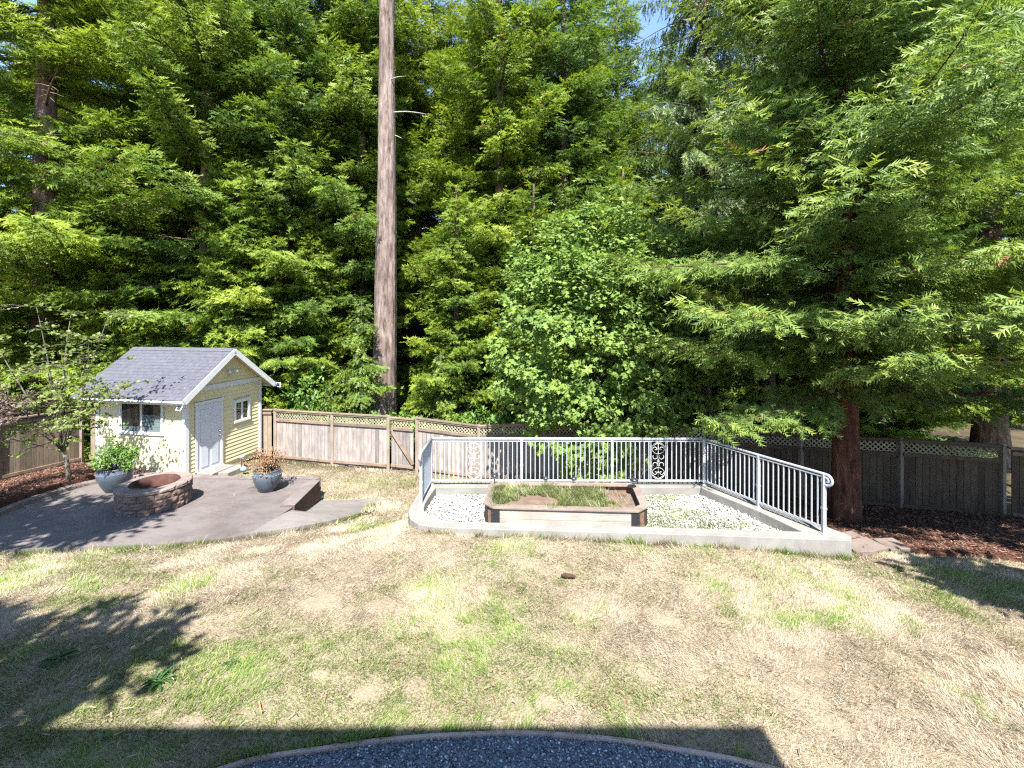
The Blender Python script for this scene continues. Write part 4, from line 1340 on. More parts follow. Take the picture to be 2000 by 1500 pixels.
# tall bare trunk
r = np.random.default_rng(5)
bt = thing('bare_redwood_trunk', (-5.35, 18, zt(-5.35, 18)), 'tall bare pale redwood trunk rising behind the fence past the picture top', 'tree')
v, f = [], []
n, seg = 40, 110
Hh = 24
ph = r.uniform(0, 6.28, 12)
for i in range(seg + 1):
    t = i / seg; z = zt(-5.35, 18) - .3 + Hh * t
    cx = -5.35 + .012 * (z + 1.5) + .05 * math.sin(z * .25)
    rr = (.50 - .21 * min(1, (z + 1.5) / 17)) * (1 + .22 * math.exp(-(z + 1.6) * .8))
    for k in range(n):
        a = 2 * math.pi * k / n
        w = 1 + .035 * math.sin(7 * a + ph[0] + .5 * math.sin(z * .7)) + .04 * math.sin(14 * a + ph[1] + .8 * math.sin(z * .9 + ph[5])) + .02 * math.sin(4 * a + ph[3]) + r.uniform(-.022, .022)
        v.append((cx + rr * w * math.cos(a), 18 + rr * w * math.sin(a), z))
for i in range(seg):
    for k in range(n):
        f.append((i * n + k, i * n + (k + 1) % n, (i + 1) * n + (k + 1) % n, (i + 1) * n + k))
link('trunk', raw_mesh('trunk', v, f, M['bark_pale'], True), bt)
bt.children[0].matrix_parent_inverse = bt.matrix_basis.inverted()
for (z, az, L) in ((12.3, .1, 1.6), (13.6, -.3, .8), (11.4, .5, .5)):
    m = MB(); p0 = Vector((-5.2, 18, z)); d = Vector((math.cos(az), math.sin(az) - .4, -.05))
    m.tube([p0 + d * (.25 + L * s) + Vector((0, 0, -.12 * L * s * s + .02 * math.sin(5 * s))) for s in np.linspace(0, 1, 6)], [.035, .03, .025, .02, .014, .005], 5)
    m.build('dead_limb', M['dead_wood'], bt, True)

# ------------------------------------------------------------------ broadleaf trees
def palm_leaf():
    """five lobed maple leaf, stalk at origin, tip along +x"""
    o = [(0, 0), (.02, .44), (.30, .27), (.52, .54), (.62, .22), (1.0, 0)]
    o = o + [(x, -y) for x, y in o[-2:0:-1]]
    v = [(.3, 0, 0.03)] + [(x, y, -.10 * abs(y) - .08 * x * x) for x, y in o]
    n = len(o)
    t = [(0, 1 + i, 1 + (i + 1) % n) for i in range(n)]
    return np.array(v), np.array(t), np.array([.2] + [.5] * n)
LEAF5 = palm_leaf()
def simple_leaf():
    v = [(0, 0, 0), (.35, .24, .03), (1, 0, -.08), (.35, -.24, .03)]
    return np.array(v), np.array([(0, 2, 1), (0, 3, 2)]), np.array([.3, .5, .6, .5])
LEAF1 = simple_leaf()

def clump_leaves(r, centres, rad, per, size, tmpl, out_from, droop=.45, flat=.5, tone=.18):
    P, D, N, S_, T = [], [], [], [], []
    for c in centres:
        k = int(per * r.uniform(.7, 1.3))
        rr = rad * r.uniform(.7, 1.25)
        off = norm(r.normal(0, 1, (k, 3))) * rr * r.uniform(.25, 1, (k, 1)) ** .6
        off[:, 2] *= flat
        p = c + off
        outd = norm(p - out_from) * .6 + norm(off) * .6
        d = outd + r.normal(0, .45, (k, 3)); d[:, 2] -= droop
        n_ = norm(p - out_from) * .7 + np.array([0, -.25, .75]) + r.normal(0, .38, (k, 3))
        P.append(p); D.append(d); N.append(n_); S_.append(size * r.uniform(.6, 1.25, k)); T.append(.45 + r.normal(0, tone * .6) + r.normal(0, tone * .6, k))
    P, D, N, S_, T = map(np.concatenate, (P, D, N, S_, T))
    V, F, W = place(tmpl, P, D, N, S_)
    return V, F, np.clip(np.repeat(T, len(tmpl[0])) + .1 * (W - .4), 0, 1)

def branch_to(mb, p0, p1, r0, r1, r, sag=.1):
    p0, p1 = Vector(p0), Vector(p1)
    L = (p1 - p0).length
    pts = []
    o = Vector((r.normal(0, .06), r.normal(0, .06), r.normal(0, .04))) * L
    for s in np.linspace(0, 1, 6):
        pts.append(p0.lerp(p1, s) + o * math.sin(math.pi * s) + Vector((0, 0, sag * L * math.sin(math.pi * s) * .5)))
    mb.tube(pts, [r0 + (r1 - r0) * s for s in np.linspace(0, 1, 6)], 5)
    return pts

# big leaf maple hanging over the fence
r = np.random.default_rng(21)
mx, my = 2.9, 14.6
mz = zt(mx, my)
mp = thing('maple_tree', (mx, my, mz), 'bushy broad-leaved maple with large lobed leaves hanging over the fence', 'tree')
lobes = [((1.5, 13.6, 4.7), (1.2, 1.1, 1.2)), ((3.2, 13.3, 5.9), (1.6, 1.2, 1.2)), ((.9, 13.2, 1.6), (.9, .8, .9)), ((2.5, 13.2, 3.2), (2.2, 1.7, 2.3)), ((1.1, 13.4, 3.2), (1.2, 1.2, 1.5)), ((3.6, 13.4, 4.6), (1.8, 1.5, 1.7)), ((2.2, 13.8, 5.3), (1.5, 1.3, 1.3)), ((3.2, 14.2, 6.2), (1.3, 1.2, 1.1)), ((4.8, 13.6, 3.0), (1.3, 1.2, 1.8)),
         ((2.4, 12.6, .55), (1.35, .8, 1.3)), ((2.8, 12.5, -.4), (1.0, .6, .7)), ((1.4, 12.9, 1.9), (1.1, .9, .9)), ((5.3, 14.3, 4.8), (1.2, 1.1, 1.4)), ((4.3, 12.9, 1.3), (1.0, .9, .8)), ((4.2, 14.6, 6.3), (1.1, 1.0, 1.0)), ((5.9, 13.6, 3.9), (1.2, 1.0, 1.4)), ((6.2, 13.4, 2.3), (1.2, .9, 1.0)), ((5.2, 13.2, 1.0), (1.0, .8, .8))]
cen = []
for c, rd in lobes:
    area = rd[0] * rd[2]
    k = int(27 * area)
    dd = norm(r.normal(0, 1, (k, 3)))
    dd[:, 1] = -np.abs(dd[:, 1]) * np.where(r.uniform(0, 1, k) < .8, 1, -1)
    cen.append(np.array(c) + np.array([-.3, 0, 0]) + dd * np.array(rd) * np.array([1.2, 1.1, 1.08]) * r.uniform(.62, 1.2, (k, 1)))
cen = np.concatenate(cen)
V, F, T = clump_leaves(r, cen, .36, 37, .135, LEAF5, np.array([2.9, 14.6, 2.6]), .5, .6)
link('crown', tri_mesh('crown', V, F, M['fol_maple'], tint=T), mp).matrix_parent_inverse = mp.matrix_basis.inverted()
m = MB()
m.tube([(mx, my, mz - .2), (mx + .05, my, mz + 1.2), (mx - .05, my - .1, mz + 2.5), (mx + .1, my - .2, mz + 5), (mx + .2, my - .3, mz + 7)], [.2, .16, .13, .08, .03], 9)
for c, rd in lobes:
    branch_to(m, (mx, my - .1, min(c[2], mz + 1.0 + .5 * (c[2] - mz))), c, .06, .015, r)
m.build('trunk', M['bark_grey'], mp, True)

# small yellow-green maple beside the shed
r = np.random.default_rng(31)
jx, jy = -11.72, 11.5; jz = zt(jx, jy)
jm = thing('small_maple', (jx, jy, jz), 'slender young maple with sparse yellow-green leaves left of the shed', 'tree')
m = MB()
fork = Vector((jx - .12, jy, jz + .82))
m.tube([(jx, jy, jz - .1), (jx - .01, jy, jz + .3), (jx - .05, jy, jz + .6), fork], [.06, .05, .045, .045], 8)
ends = [(-12.35, 11.3, 4.1, 1), (-11.75, 11.6, 3.9, 1), (-10.55, 11.4, 3.9, 1), (-10.9, 11.2, 3.3, 1), (-13.3, 11.2, 3.2, 1), (-13.0, 11.0, 2.0, .8), (-12.6, 10.9, 1.2, .7), (-10.6, 11.1, 2.2, .8), (-10.9, 11.0, 1.4, .7), (-12.0, 11.1, 2.5, .8), (-11.4, 11.1, 2.9, .9), (-13.2, 10.9, .9, .6), (-10.1, 11.3, 2.0, .8), (-11.3, 10.9, 1.9, .7), (-12.4, 11.5, 3.0, .8)]
pads = []
for (x, y, z, th) in ends:
    pts = branch_to(m, fork, (x, y, z), .026 * th, .006, r, .12)
    for i in range(2, 6):
        p = pts[i]
        if i > 2: pads += [tuple(p), tuple(p + Vector((.1, 0, .05)))]
        for k in range(4):
            e = p + Vector((r.normal(0, .28), r.normal(0, .28), r.normal(.03, .12)))
            m.tube([p, p.lerp(e, .5) + Vector((0, 0, .03)), e], [.008, .006, .003], 4)
            pads.append(tuple(e))
m.build('trunk', M['bark_grey'], jm, True)
V, F, T = clump_leaves(r, np.array(pads), .17, 8, .085, LEAF5, np.array([jx, jy, 1.5]), .1, .3)
link('crown', tri_mesh('crown', V, F, M['fol_jap'], tint=T), jm).matrix_parent_inverse = jm.matrix_basis.inverted()

# purple maple at the left edge
r = np.random.default_rng(33)
px_, py_ = -12.4, 9.8; pz_ = zt(px_, py_)
pm = thing('purple_maple', (px_, py_, pz_), 'dusky purple weeping maple at the left edge in front of the fence', 'tree')
m = MB(); m.tube([(px_, py_, pz_ - .1), (px_ + .05, py_, pz_ + .6), (px_ - .05, py_, pz_ + 1.3)], [.07, .06, .05], 7)
pads = []
for k in range(26):
    a = r.uniform(0, 6.28); rad = r.uniform(.5, 1.5)
    e = Vector((px_ + rad * math.cos(a), py_ + rad * math.sin(a) * .9, pz_ + 2.75 - .75 * (rad / 1.3) ** 2 + r.normal(0, .12)))
    pts = branch_to(m, (px_ - .03, py_, pz_ + 1.25), e, .025, .006, r, .3)
    for i in range(3, 6):
        for q_ in range(3): pads.append(tuple(pts[i] + Vector((r.normal(0, .2), r.normal(0, .2), r.normal(0, .1)))))
m.build('trunk', M['bark_grey'], pm, True)
V, F, T = clump_leaves(r, np.array(pads), .2, 30, .06, LEAF1, np.array([px_, py_, pz_ + 1]), .4, .35)
link('crown', tri_mesh('crown', V, F, M['fol_purple'], tint=T), pm).matrix_parent_inverse = pm.matrix_basis.inverted()

# saplings and shrubs behind the fence
sap = tree_proto('conifer_sapling', conifer(201, 3.9, .3, 1.2, 44, cone_prof, lambda u: -.05 + .3 * u, -.12, .1, .4, .2, .07, SPR_F, hang=.18, trunk_r=.045, limb_r=.012, ttop=.01), M['bark_grey'], M['fol_sap'])
tall_sap = tree_proto('conifer_sapling', conifer(202, 6.0, 2.4, 1.15, 30, lambda u: (.95 - .75 * u) * (.35 if .35 < u < .6 else 1), lambda u: -.02 + .2 * u, -.15, .08, .6, .27, .06, SPR_F, hang=.15, trunk_r=.05, limb_r=.014, ttop=.012), M['bark_grey'], M['fol_sap'])
G3 = 'conifer saplings behind the fence'
put(tall_sap, -5.85, 16.9, 0, 1.0, 'thin leggy conifer sapling left of the bare trunk', G3)
put(sap, -2.75, 16.7, .5, 1.05, 'yellow-green conifer sapling right of the bare trunk', G3)
put(sap, -6.2, 17.0, 2.0, .95, 'low drooping conifer sapling left of the bare trunk', G3)
put(sap, -7.2, 16.9, 4.0, .75, 'small conifer sapling close to the fence by the shed', G3)

def shrub(seed, w, h, size, mat, tmpl=LEAF1, dens=40):
    r = np.random.default_rng(seed)
    k = int(dens * w * h)
    d = norm(r.normal(0, 1, (k, 3))); d[:, 2] = np.abs(d[:, 2])
    c = d * np.array([w, w * .7, h * .8]) * r.uniform(.5, 1.0, (k, 1)) + np.array([0, 0, .15 * h])
    V, F, T = clump_leaves(r, c, .2, 24, size, tmpl, np.array([0, 0, 0]), .2, .6)
    m = MB()
    for i in range(0, k, max(1, k // 14)):
        m.tube([(0, 0, -.1), tuple(c[i] * np.array([.4, .4, .6])), tuple(c[i])], [.02, .014, .005], 4)
    t = link('leafy_shrub', None)
    link('stems', raw_mesh('stems', m.v, m.f, M['bark_dark'], True), t)
    link('foliage', tri_mesh('foliage', V, F, mat, tint=T), t)
    return t
sh_a = shrub(301, .95, 1.9, .12, M['fol_shrub'])
sh_b = shrub(302, .9, 1.1, .13, M['fol_shrub'], LEAF5, 45)
G4 = 'leafy shrubs behind the fence'
put(sh_a, -7.9, 17.3, 0, 1.3, 'tall leafy shrub behind the fence nearest the shed', G4, cat='shrub', sz=1.9)
put(sh_b, -5.2, 16.6, 0, 1.35, 'bright leafy shrub at the foot of the bare trunk', G4, cat='shrub', sz=1.85)
put(sh_b, -3.9, 16.4, 2, 1.3, 'bright leafy shrub behind the garden gate', G4, cat='shrub', sz=1.8)
put(sh_a, -1.4, 16.3, 2, 1.2, 'leafy shrub behind the fence dip right of the gate', G4, cat='shrub', sz=1.25)
put(sh_b, -.2, 16.0, 4, 1.3, 'leafy shrub behind the fence left of the maple', G4, cat='shrub', sz=1.9)
put(sh_b, -6.6, 16.7, 1, 1.2, 'low leafy shrub peeping over the fence left of the bare trunk', G4, cat='shrub', sz=1.75)
put(sh_a, 5.2, 14.2, 1, 1.2, 'leafy shrub in the shade right of the maple', G4, cat='shrub')
put(sh_a, 8.8, 13.0, 3, 1.0, 'leafy shrub behind the fence right of the red trunk', G4, cat='shrub')

# ------------------------------------------------------------------ potted plants
POT = [(.001, 0), (.17, 0), (.19, .012), (.27, .16), (.335, .32), (.355, .43), (.34, .50), (.315, .535), (.325, .55), (.33, .565), (.315, .575), (.295, .56), (.29, .50), (.001, .49)]
def pot(x, y, s, label, kind, seed):
    z = float(z_patio(x, y)) + .004
    t = thing('potted_plant', (x, y, z), label, 'potted plant', 'glazed pots on the patio')
    m = MB(); m.lathe([(a * s, b * s) for a, b in POT], (x, y, z), 40); m.build('pot', M['pot'], t, True)
    pt0 = t.children[0]
    bd = MB()
    for k in range(28):
        a = 2 * math.pi * k / 28
        c = (x + .351 * s * math.cos(a), y + .351 * s * math.sin(a), z + .455 * s)
        bd.lathe([(.001, -.014), (.012, -.007), (.014, 0), (.012, .007), (.001, .014)], c, 6)
    bd.build('rim_beads', M['conc'], pt0, True)
    m = MB(); m.lathe([(.292 * s, .515 * s), (.1, .53 * s), (.001, .53 * s)], (x, y, z), 20); m.build('soil', M['soil'], t, True)
    r = np.random.default_rng(seed)
    st = MB(); cen = []
    top = z + .53 * s
    for k in range(26 if kind == 'green' else 34):
        a = r.uniform(0, 6.28); rad = r.uniform(.05, .42); hh = r.uniform(.18, .62) * (1 if kind == 'green' else .75)
        sk = .18 if kind == 'green' else 0
        e = (x + rad * math.cos(a) + sk * hh, y + rad * math.sin(a), top + hh * (1.1 - rad * .9))
        st.tube([(x + .1 * math.cos(a), y + .1 * math.sin(a), top - .02), (x + rad * .5 * math.cos(a), y + rad * .5 * math.sin(a), top + hh * .55), e], [.009, .007, .003], 4)
        for q_ in range(3): cen.append(np.array(e) + r.normal(0, .07, 3))
        if kind == 'green' and k < 6:
            e2 = (e[0] + r.normal(0, .12), e[1], e[2] + r.uniform(.2, .55))
            st.tube([e, e2], [.005, .003], 4); cen.append(np.array(e2))
    pl = st.build('shrub', M['bark_grey'] if kind == 'green' else M['rust'], t, True)
    V, F, T = clump_leaves(r, np.array(cen), .11, 16 if kind == 'green' else 13, .085 if kind == 'green' else .055, LEAF1, np.array([x, y, top - .2]), .15, .8)
    link('leaves', tri_mesh('leaves', V, F, M['fol_pot'] if kind == 'green' else M['fol_dry'], tint=T), pl)
pot(-10.3, 11.3, 1.08, 'blue-grey glazed pot with a fresh green shrub before the shed window', 'green', 41)
pot(-6.35, 11.3, .98, 'blue-grey glazed pot with a dried brown shrub near the retaining wall', 'dry', 42)

# ------------------------------------------------------------------ stones, lawn, litter
def stone_mesh(name, P, size, colr, mat, seed, flat=.6):
    r = np.random.default_rng(seed)
    ov = np.array([(1, 0, 0), (-1, 0, 0), (0, 1, 0), (0, -1, 0), (0, 0, 1), (0, 0, -1)], float)
    of = np.array([(0, 2, 4), (2, 1, 4), (1, 3, 4), (3, 0, 4), (2, 0, 5), (1, 2, 5), (3, 1, 5), (0, 3, 5)])
    n = len(P)
    s = size * r.uniform(.5, 1.25, (n, 1, 1)) * np.stack([r.uniform(.6, 1.2, n), r.uniform(.6, 1.2, n), r.uniform(.5, 1, n) * flat], 1)[:, None, :]
    base = ov[None] * (1 + r.uniform(-.3, .3, (n, 6, 1))) * s
    a = r.uniform(0, 6.28, n); b = r.normal(0, .35, n)
    ca, sa, cb, sb = np.cos(a)[:, None], np.sin(a)[:, None], np.cos(b)[:, None], np.sin(b)[:, None]
    x, y, z = base[..., 0], base[..., 1], base[..., 2]
    y, z = y * cb - z * sb, y * sb + z * cb
    x, y = x * ca - y * sa, x * sa + y * ca
    V = np.stack([x, y, z], -1) + P[:, None, :]
    T = of[None] + (np.arange(n) * 6)[:, None, None]
    return tri_mesh(name, V.reshape(-1, 3), T.reshape(-1, 3), mat, colr=np.repeat(colr, 6, 0))

def scatter(poly, n, rng):
    P = np.array([p[:2] for p in poly]); lo, hi = P.min(0), P.max(0)
    q = rng.uniform(lo, hi, (int(n * 2.6), 2))
    return q[in_poly(q[:, 0], q[:, 1], P)][:n]
r = np.random.default_rng(51)
q = scatter(inner, 19000, r)
k = ~in_poly(q[:, 0], q[:, 1], oc)
bare = fnoise(q[:, 0], q[:, 1], 1.1, 61)
k &= ~((q[:, 0] > 2.3) & (bare > .60) & (r.uniform(0, 1, len(q)) < .8))
q = q[k]
c = np.clip(.37 + r.normal(0, .12, (len(q), 1)), .08, .6) * np.array([[1, .965, .885]])
tag(link('white_gravel', stone_mesh('white_gravel', np.c_[q, -.085 + r.uniform(0, .035, len(q))], .025, c, M['stone'], 52)), 'white crushed stone filling the concrete kerbed bed', 'gravel', kind='stuff')
q = scatter([(-2.9, 3.3)] + GRAV + [(2.7, 3.3)], 9000, r)
c = np.clip(np.exp(r.normal(math.log(.15), .55, (len(q), 1))), .03, .7) * np.array([[.86, .98, 1.12]])
tag(link('blue_gravel', stone_mesh('blue_gravel', np.c_[q, zt(q[:, 0], q[:, 1]) + .012 + r.uniform(0, .012, len(q))], .014, c, M['stone'], 53)), 'blue-grey crushed gravel strip along the bottom edge', 'gravel', kind='stuff')

def chips(name, poly, n, seed, label, colr):
    r = np.random.default_rng(seed)
    q = scatter(poly, n, r); n = len(q)
    L = r.uniform(.03, .09, n); W = r.uniform(.008, .022, n)
    a = r.uniform(0, 6.28, n); tl = r.normal(0, .3, n)
    d = np.stack([np.cos(a) * np.cos(tl), np.sin(a) * np.cos(tl), np.sin(tl)], 1); s = np.stack([-np.sin(a), np.cos(a), r.normal(0, .3, n)], 1)
    P = np.c_[q, zt(q[:, 0], q[:, 1]) + .085 + r.uniform(0, .03, n)]
    V = np.stack([P - d * L[:, None] / 2 - s * W[:, None] / 2, P + d * L[:, None] / 2 - s * W[:, None] / 2, P + d * L[:, None] / 2 + s * W[:, None] / 2, P - d * L[:, None] / 2 + s * W[:, None] / 2], 1)
    T = np.array([(0, 1, 2), (0, 2, 3)])[None] + (np.arange(n) * 4)[:, None, None]
    c = np.array(colr)[r.integers(0, len(colr), n)] * r.uniform(.6, 1.3, (n, 1))
    tag(link(name, tri_mesh(name, V.reshape(-1, 3), T.reshape(-1, 3), M['chip'], colr=np.repeat(c, 4, 0))), label, 'mulch', kind='stuff')
CH = [(.10, .048, .032), (.15, .078, .053), (.06, .027, .018), (.18, .115, .085), (.095, .053, .038)]
chips('bark_mulch', MULCH_L, 9000, 61, 'reddish bark chips covering the bed under the small maple', CH)
chips('bark_mulch', MULCH_R, 14000, 62, 'reddish needle and bark litter under the large right redwood', CH)

# lawn grass
def blades(name, q, z, dens_green, seed, length, lean, width, label, cat='grass', hbias=(0, 0)):
    r = np.random.default_rng(seed)
    n = len(q)
    gp = np.clip(dens_green, 0, 1)
    gr = r.uniform(0, 1, n) < gp
    L = length * r.uniform(.55, 1.3, n) * np.where(gr, 1.0, 1.1)
    ln = np.where(gr, r.normal(lean * .75, .22, n), r.normal(lean, .2, n))
    ln = np.clip(ln, .1, 1.5)
    fl = fnoise(q[:, 0], q[:, 1], .9, 77) * 9 + r.normal(0, .9, n)
    d = np.stack([np.cos(fl) * np.sin(ln) + hbias[0], np.sin(fl) * np.sin(ln) + hbias[1], np.cos(ln)], 1)
    s = np.stack([-np.sin(fl), np.cos(fl), r.normal(0, .3, n)], 1)
    tf = fnoise(q[:, 0], q[:, 1], 7.0, 123, 2)
    L = L * np.clip(.35 + 1.35 * tf, .4, 1.6)
    w = width * r.uniform(.7, 1.3, n)
    P = np.c_[q, z - .004]
    V = np.stack([P - s * w[:, None] / 2, P + s * w[:, None] / 2, P + d * L[:, None]], 1)
    T = np.arange(n * 3).reshape(n, 3)
    straw = np.array([[.385, .312, .215], [.435, .37, .275], [.31, .238, .158], [.465, .41, .32]])[r.integers(0, 4, n)]
    green = np.array([[.135, .22, .035], [.185, .275, .05], [.09, .16, .025], [.24, .31, .075]])[r.integers(0, 4, n)]
    c = np.where(gr[:, None], green, straw) * r.uniform(.75, 1.2, (n, 1)) * (.78 + .45 * fnoise(q[:, 0], q[:, 1], 3.0, 141, 3))[:, None]
    C = np.repeat(c, 3, 0)
    C[0::3] *= .92; C[1::3] *= .92
    o = link(name, tri_mesh(name, V.reshape(-1, 3), T, M['grass'], colr=np.clip(C, 0, .85)))
    return tag(o, label, cat, kind='stuff')

def greenness(x, y):
    gn = fnoise(x, y, .55, 81, 4); g2 = fnoise(x, y, 2.2, 91, 3)
    b = .06
    for (cx, cy, sx, sy, a) in ((-1.2, 4.7, 1.9, .55, 1.3), (-3.2, 4.3, 1.6, .6, 1.1), (.2, 5.2, .9, .4, .35), (1.2, 4.45, 1.2, .4, .7), (2.2, 6.2, 1.2, .6, .35), (6.3, 6.3, 1.4, .7, .55), (-2.5, 13.6, 2.5, .7, .45), (-4.6, 12.9, .9, .5, .3), (-3.0, 9.6, .8, .8, .35), (1.5, 7.1, 3.5, .22, .25), (4.5, 6.7, 1.2, .3, .3), (-4.5, 5.6, 2.5, .8, -.22), (3.5, 5.0, 1.3, .5, -.15), (-3.5, 7.2, 2.5, .5, -.2)):
        b = b + a * np.exp(-((x - cx) / sx) ** 2 - ((y - cy) / sy) ** 2)
    return np.clip((b + 1.5 * (gn - .5) + 1.5 * (g2 - .5) - .01) * 1.3, 0, .92)

r = np.random.default_rng(71)
def lawn_points(n, y0, y1, side=1.25):
    y = np.sqrt(r.uniform(y0 ** 2, y1 ** 2, n)); x = r.uniform(-1, 1, n) * (side * y + .3)
    k = np.ones(n, bool)
    for poly in (PATIO, PATH, outer, MULCH_L, MULCH_R, GRAVP):
        k &= ~in_poly(x, y, poly)
    for (cx, cy, rr) in ((-1.45, 4.4, .17), (-.97, 4.46, .16), (-2.6, 5.9, .42), (-1.7, 5.75, .25), (-2.05, 4.62, .13), (.35, 4.25, .14), (1.9, 5.4, .2), (3.2, 4.6, .15), (-3.0, 4.05, .14), (.9, 5.6, .13)):
        dd_ = np.hypot(x - cx, (y - cy) * 1.3) / rr + .5 * (fnoise(x, y, 9, 17, 2) - .5)
        k &= ~((dd_ < 1) & (r.uniform(0, 1, n) < .9 * np.clip(1.6 - dd_ * 1.3, 0, 1)))
    shp = [S(a, b, 0)[:2] for a, b in ((0, 0), (SWID, 0), (SWID, SLEN), (0, SLEN))]
    k &= ~in_poly(x, y, shp)
    return np.c_[x[k], y[k]]
q = lawn_points(330000, 3.45, 6.2)
pn = fnoise(q[:, 0], q[:, 1], 1.7, 66, 3); q = q[~((pn > .72) & (r.uniform(0, 1, len(q)) < .6))]
blades('lawn_grass', q, zt(q[:, 0], q[:, 1]), greenness(q[:, 0], q[:, 1]), 72, .06, 1.0, .005, 'patchy dry and green mown grass on the near lawn')
q = lawn_points(230000, 6.2, 9.3)
pn = fnoise(q[:, 0], q[:, 1], 1.7, 66, 3); q = q[~((pn > .74) & (r.uniform(0, 1, len(q)) < .6))]
blades('lawn_grass', q, zt(q[:, 0], q[:, 1]), greenness(q[:, 0], q[:, 1]), 73, .068, 1.0, .0065, 'straw coloured dry grass below the patio and gravel bed')
q = lawn_points(200000, 9.3, 15.4); q = q[(q[:, 0] > -9.2) & (q[:, 0] < 6) & ((q[:, 0] < -1.9) | (q[:, 1] > 9.8))]
blades('lawn_grass', q, zt(q[:, 0], q[:, 1]), greenness(q[:, 0], q[:, 1]) + .08, 74, .085, .95, .010, 'dry grass sloping down to the fence and gate')
# grass and weeds in the planter and gravel bed
q = scatter(soil_p, 26000, r); k = (q[:, 0] < 1.95 + 1.0 * (fnoise(q[:, 0], q[:, 1], 3, 15) - .5) + r.normal(0, .12, len(q))) & (fnoise(q[:, 0], q[:, 1], 3.6, 44, 3) > .45)
q = q[k]
blades('planter_grass', q, z_soil(q[:, 0], q[:, 1]), np.full(len(q), .6), 75, .145, .72, .009, 'shaggy yellow-green grass growing in the planter box')
sp_ = [(2.85, 8.3, .32, .22, 1400), (2.6, 7.85, .4, .12, 1300), (3.5, 7.95, .22, .16, 700), (3.55, 8.6, .2, .14, 500), (4.1, 8.1, .25, .1, 500), (3.1, 9.3, .35, .12, 700), (.9, 7.88, .7, .06, 900), (2.0, 7.8, .5, .06, 500), (-.75, 9.4, .1, .05, 90), (3.0, 8.9, .25, .12, 350), (4.5, 7.75, .15, .08, 250)]
Q = np.concatenate([np.c_[r.normal(cx, sx, n), r.normal(cy, sy, n)] for cx, cy, sx, sy, n in sp_])
Q = Q[in_poly(Q[:, 0], Q[:, 1], inner) & ~in_poly(Q[:, 0], Q[:, 1], oc)]
blades('weeds', Q, np.full(len(Q), -.08), np.full(len(Q), .8), 76, .10, .7, .009, 'green weeds growing through the white gravel')

def along(poly, n, off, closed=True):
    P = np.array([p[:2] for p in poly]); Q = np.roll(P, -1, 0)
    if not closed: P, Q = P[:-1], Q[:-1]
    L = np.linalg.norm(Q - P, axis=1); c = r.choice(len(P), n, p=L / L.sum()); t = r.uniform(0, 1, (n, 1))
    d = norm(Q[c] - P[c]); nr = np.stack([d[:, 1], -d[:, 0]], 1)
    return P[c] + (Q[c] - P[c]) * t + nr * np.abs(r.normal(0, off, (n, 1))) + nr * .008
fr = [p for p in outer if p[1] < 9][:12]
e1 = along(fr, 5200, .05, False)
e2 = along(PATIO[1:7] + PATH[1:9], 3600, .05, False)
e3 = along(GRAV[::-1], 2600, .04, False)
e = np.concatenate([e1, e2, e3])
k = ~in_poly(e[:, 0], e[:, 1], PATIO) & ~in_poly(e[:, 0], e[:, 1], PATH) & ~in_poly(e[:, 0], e[:, 1], outer) & ~in_poly(e[:, 0], e[:, 1], GRAVP) & (fnoise(e[:, 0], e[:, 1], 2.5, 33) > .42)
e = e[k]
blades('edge_grass', e, zt(e[:, 0], e[:, 1]), .25 + greenness(e[:, 0], e[:, 1]), 78, .12, .6, .0075, 'longer grass tufts along the kerb, patio and gravel edges')
def litter(name, q, z, seed, label):
    r = np.random.default_rng(seed); n = len(q)
    L = r.uniform(.025, .085, n); W = r.uniform(.003, .009, n); a = r.uniform(0, 6.28, n); tl = r.normal(0, .15, n)
    d = np.stack([np.cos(a) * np.cos(tl), np.sin(a) * np.cos(tl), np.sin(tl)], 1); s = np.stack([-np.sin(a), np.cos(a), np.zeros(n)], 1)
    P = np.c_[q, z]
    V = np.stack([P - d * L[:, None] / 2 - s * W[:, None] / 2, P + d * L[:, None] / 2 - s * W[:, None] / 2, P + d * L[:, None] / 2 + s * W[:, None] / 2, P - d * L[:, None] / 2 + s * W[:, None] / 2], 1)
    T = np.array([(0, 1, 2), (0, 2, 3)])[None] + (np.arange(n) * 4)[:, None, None]
    c = np.array([(.20, .10, .06), (.30, .19, .11), (.12, .06, .04), (.38, .28, .18)])[r.integers(0, 4, n)]
    tag(link(name, tri_mesh(name, V.reshape(-1, 3), T.reshape(-1, 3), M['chip'], colr=np.repeat(c, 4, 0))), label, 'litter', kind='stuff')
q = lawn_points(2600, 3.5, 9.0)
litter('fallen_needles', q, zt(q[:, 0], q[:, 1]) + r.uniform(.03, .06, len(q)), 91, 'brown fallen needles scattered over the lawn')
q = scatter(PATIO, 900, r); q = q[(fnoise(q[:, 0], q[:, 1], 1.2, 55) > .5) | (q[:, 1] > 11.9)]
litter('fallen_needles', q, z_patio(q[:, 0], q[:, 1]) + .006, 92, 'brown fallen needles scattered over the patio')
q = scatter(inner, 700, r); q = q[(q[:, 0] > 2.7)]
litter('fallen_needles', q, np.full(len(q), -.045), 93, 'brown fallen needles lying on the white gravel')

